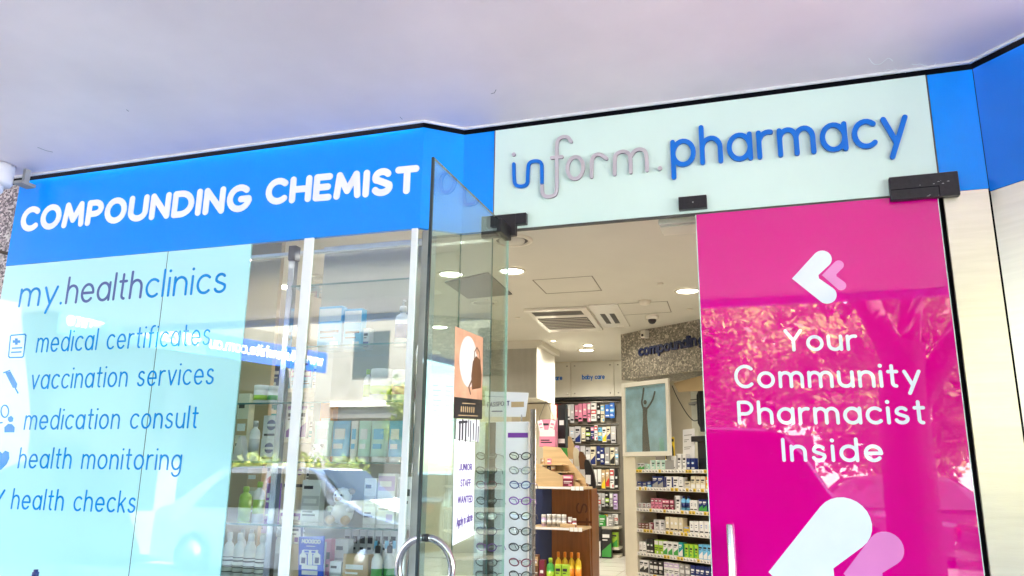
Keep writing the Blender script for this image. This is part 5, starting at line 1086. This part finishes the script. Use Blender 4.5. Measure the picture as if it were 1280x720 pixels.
car(2.2, 6.6, -6.7, 1.5, M['carsilver'], 'dark grey parked car reflected at the right of the pink door')
car(7.4, 11.8, -6.7, 1.5, M['cardark'], 'dark parked car farther along the kerb to the right')
car(-6.5, -2.2, -12.4, 1.5, M['carsilver'], 'silver car parked at the far kerb across the road')
car(.5, 4.8, -12.4, 1.55, M['cardark'], 'dark car parked at the far kerb across the road')
def tree(x, y, z0, limbs, r, crown, nleaf, label, seed, leaf=.16):
    rr = random.Random(seed); t = thing('street_tree', (x, y, z0), label, 'tree', 'street trees'); b = MB()
    ends = []
    for pts, ra, rb_ in limbs:
        P = [V((x, y, z0))+V(p) for p in pts]; P = [V(p) for p in smooth3(P)]
        b.tube(P, r, 0, 10, rr=[ra+(rb_-ra)*i/(len(P)-1) + rr.uniform(-.01, .01) for i in range(len(P))]); ends.append(P[-1])
    b.build('trunk', M['bark'], t)
    b = MB()
    blobs = []
    (cx, cy, cz, rx, ry, rz) = crown
    for k in range(46):
        while True:
            p = V((rr.uniform(-1, 1), rr.uniform(-1, 1), rr.uniform(-1, 1)))
            if .25 < p.length < 1: break
        blobs.append((V((x+cx+p.x*rx, y+cy+p.y*ry, z0+cz+p.z*rz)), rr.uniform(.5, 1.0)))
    for i in range(nleaf):
        c, s = rr.choice(blobs); d = V((rr.gauss(0, 1), rr.gauss(0, 1), rr.gauss(0, .7))).normalized()*s*rr.uniform(.3, 1)
        p = c+d; n = V((rr.uniform(-1, 1), rr.uniform(-1, 1), rr.uniform(.0, 1.3))).normalized(); a = n.orthogonal().normalized(); bb = n.cross(a); l = leaf*rr.uniform(.6, 1.2)
        g_ = rr.uniform(0, 6.28); u = (a*math.cos(g_)+bb*math.sin(g_))*l; w_ = (bb*math.cos(g_)-a*math.sin(g_))*l*.55
        b.face([p-u, p-w_*.9, p+u, p+w_], rr.random() < .35)
    b.build('crown', [M['leafA'], M['leafB']], t, None, False); return t
def smooth3(P):
    for _ in range(2):
        o = [P[0]]
        for a, c in zip(P, P[1:]): o += [a*.75+c*.25, a*.25+c*.75]
        o.append(P[-1]); P = o
    return P
TK = [([(0, 0, 0), (0, 0, 1), (.03, 0, 2.2), (.08, 0, 2.9)], .30, .24), ([(.08, 0, 2.6), (-.35, 0, 3.6), (-.8, .3, 5.4)], .2, .08), ([(.08, 0, 2.6), (.3, 0, 3.8), (.4, -.2, 5.6)], .16, .07), ([(.05, 0, 2.0), (.6, 0, 2.9), (1.3, .1, 4.0), (2.0, .2, 5.2)], .17, .06)]
tree(1.5, -7.0 + 1.15, PV, TK, .3, (.2, -.6, 6.6, 3.0, 2.4, 1.8), 14000, 'large forked street tree at the kerb before the pink door', 1, .12)
tree(-12.5, -5.9, PV, TK, .3, (.2, 0, 6.4, 2.6, 2.2, 1.8), 6000, 'street tree far left along the kerb', 2, .13)
T2 = [([(0, 0, 0), (.05, 0, 1.6), (0, .1, 3.2)], .24, .16), ([(0, .1, 3), (-.6, 0, 4.4), (-1.2, .2, 6)], .12, .05), ([(0, .1, 3), (.7, .2, 4.4), (1.3, 0, 6)], .12, .05)]
proto = None
for i, (x, y, rz, k) in enumerate(((-8.2, -16.0, 1, .62), (-4.6, -16.6, 3, .8), (-2.6, -15.6, 0, 1), (-.2, -20, 2.2, 1.1), (2.6, -15.2, 4, 1), (4.6, -20.5, 5, 1.15), (6.6, -16, 3.3, 1), (11.5, -15.5, 1.2, 1))):
    z = PV if y > -17.5 else RD; lb = 'leafy tree, %s from left across the road' % ORD[i]
    if proto is None: o = proto = tree(x, y, z, T2, .2, (0, 0, 4.7, 2.7, 2.4, 3.4), 21000, lb, 4, .125)
    else: o = dup(proto)
    o.location = (x, y, z); o.rotation_euler = (0, 0, rz); o.scale = (k, k, k); o['label'] = lb
# building across the road
ob = thing('terrace_building', (2, -30, RD), 'rendered building across the road behind the trees', 'building')
b = MB(); b.box(WORLD, -18, 24, -36, -30, RD, 7.5); b.build('wall', M['render'], ob)
for i in range(10):
    for z in (1.0, 4.4): b = MB(); b.box(WORLD, -16+i*4, -14.2+i*4, -30.0, -29.97, z, z+1.7); b.build('window', M['carglass'], ob)
bt = thing('pale_terrace', (-18, -27, RD), 'two storey pale rendered terrace across the road at left', 'building')
b = MB(); b.box(WORLD, -36, -2, -30.5, -24.5, RD, 8.5); b.build('wall', mat('pale_render', (.20, .18, .15), .8, var=.12, scale=1.5), bt); b = MB(); b.box(WORLD, -36.2, -1.8, -30.6, -24.2, 8.501, 8.9); b.build('parapet', M['render'], bt)
for i in range(12):
    for z in (.8, 4.8): b = MB(); b.box(WORLD, -35+i*2.7, -33.4+i*2.7, -24.5, -24.46, z, z+1.9); b.build('window', M['carglass'], bt)
for z in (3.6, 7.6): b = MB(); b.box(WORLD, -36, -2, -24.499, -24.3, z, z+.22); b.build('string_course', M['render'], bt)
b = MB(); b.box(WORLD, -30, -6, -24.45, -22.6, 3.0, 3.16); b.build('street_canopy', M['grille'], bt)
# corner shop at the left with blue fascia
A0 = V((-8.0, -9.1, 0)); A1 = V((-9.3, -4.4, 0)); fu = (A1-A0).normalized(); LL = (A1-A0).length
cs = thing('corner_shop', (-11, -7, PV), 'corner shop with blue and turquoise fascia reading blue & white', 'building')
FC = F((A0.x, A0.y, 0), fu, (0, 0, 1))
b = MB(); b.box(FC, -1.4, LL+5.0, PV, 6.0, -5, -1.2); b.build('wall', mat('grey_render', (.17, .16, .145), .8, var=.1, scale=2), cs)
b = MB(); b.box(FC, -.1, LL, 2.86, 3.24, -.06, 0); b.build('fascia', mat('fascia_turquoise', (.05, .34, .42), .3, var=.03), cs)
b = MB(); b.box(FC, -.1, LL*.52, 2.861, 3.239, .0005, .006); b.build('fascia_panel', mat('fascia_blue', (.012, .06, .36), .3, var=.03), cs)
b = MB(); b.box(FC, -.1, LL, 3.241, 3.45, -1.2, -.02); b.build('canopy', M['grille'], cs)
b = MB(); text(b, FC, 'www.blueswhite.com.au', .0, LL*.51, 2.98, .15, .015, .007, .012); text(b, FC, '9809 2238', LL*.545, LL*.69, 2.98, .13, .013, .001, .008); text(b, FC, 'blue & white', LL*.73, LL*.985, 2.98, .15, .016, .001, .008); b.build('lettering', M['white'], cs)
b = MB(); b.box(FC, .2, 2.0, .4, 2.5, -1.2, -1.17); b.box(FC, 2.4, 4.3, .4, 2.5, -1.2, -1.17); b.build('window', M['carglass'], cs)
for i, (u, n) in enumerate(((-.6, .2), (.4, .3), (1.5, .2))):
    P = FC.p(u, PV, n); t = thing('potted_shrub', tuple(P), 'green shrub in terracotta pot, %s from left before the corner shop' % ORD[i], 'plant', 'potted shrubs at the corner shop')
    b = MB(); b.lathe(P, [(.2, 0), (.28, .5), (.3, .52), (.27, .54), (0, .5)], 16); b.build('pot', mat('terracotta', (.5, .2, .09), .7, var=.1) if i == 0 else bpy.data.materials['terracotta'], t)
    rr = random.Random(i); b = MB()
    for k in range(900):
        d = V((rr.gauss(0, 1), rr.gauss(0, 1), rr.gauss(0, 1))).normalized()*rr.uniform(.2, .55); p = P+V((0, 0, 1.05))+V((d.x, d.y, d.z*1.2)); nn = V((rr.uniform(-1, 1), rr.uniform(-1, 1), rr.uniform(0, 1))).normalized(); a = nn.orthogonal().normalized()*.07; c = nn.cross(a)*.5
        b.face([p-a, p-c, p+a, p+c], rr.random() < .3)
    b.build('foliage', [M['leafA'], M['leafB']], t)
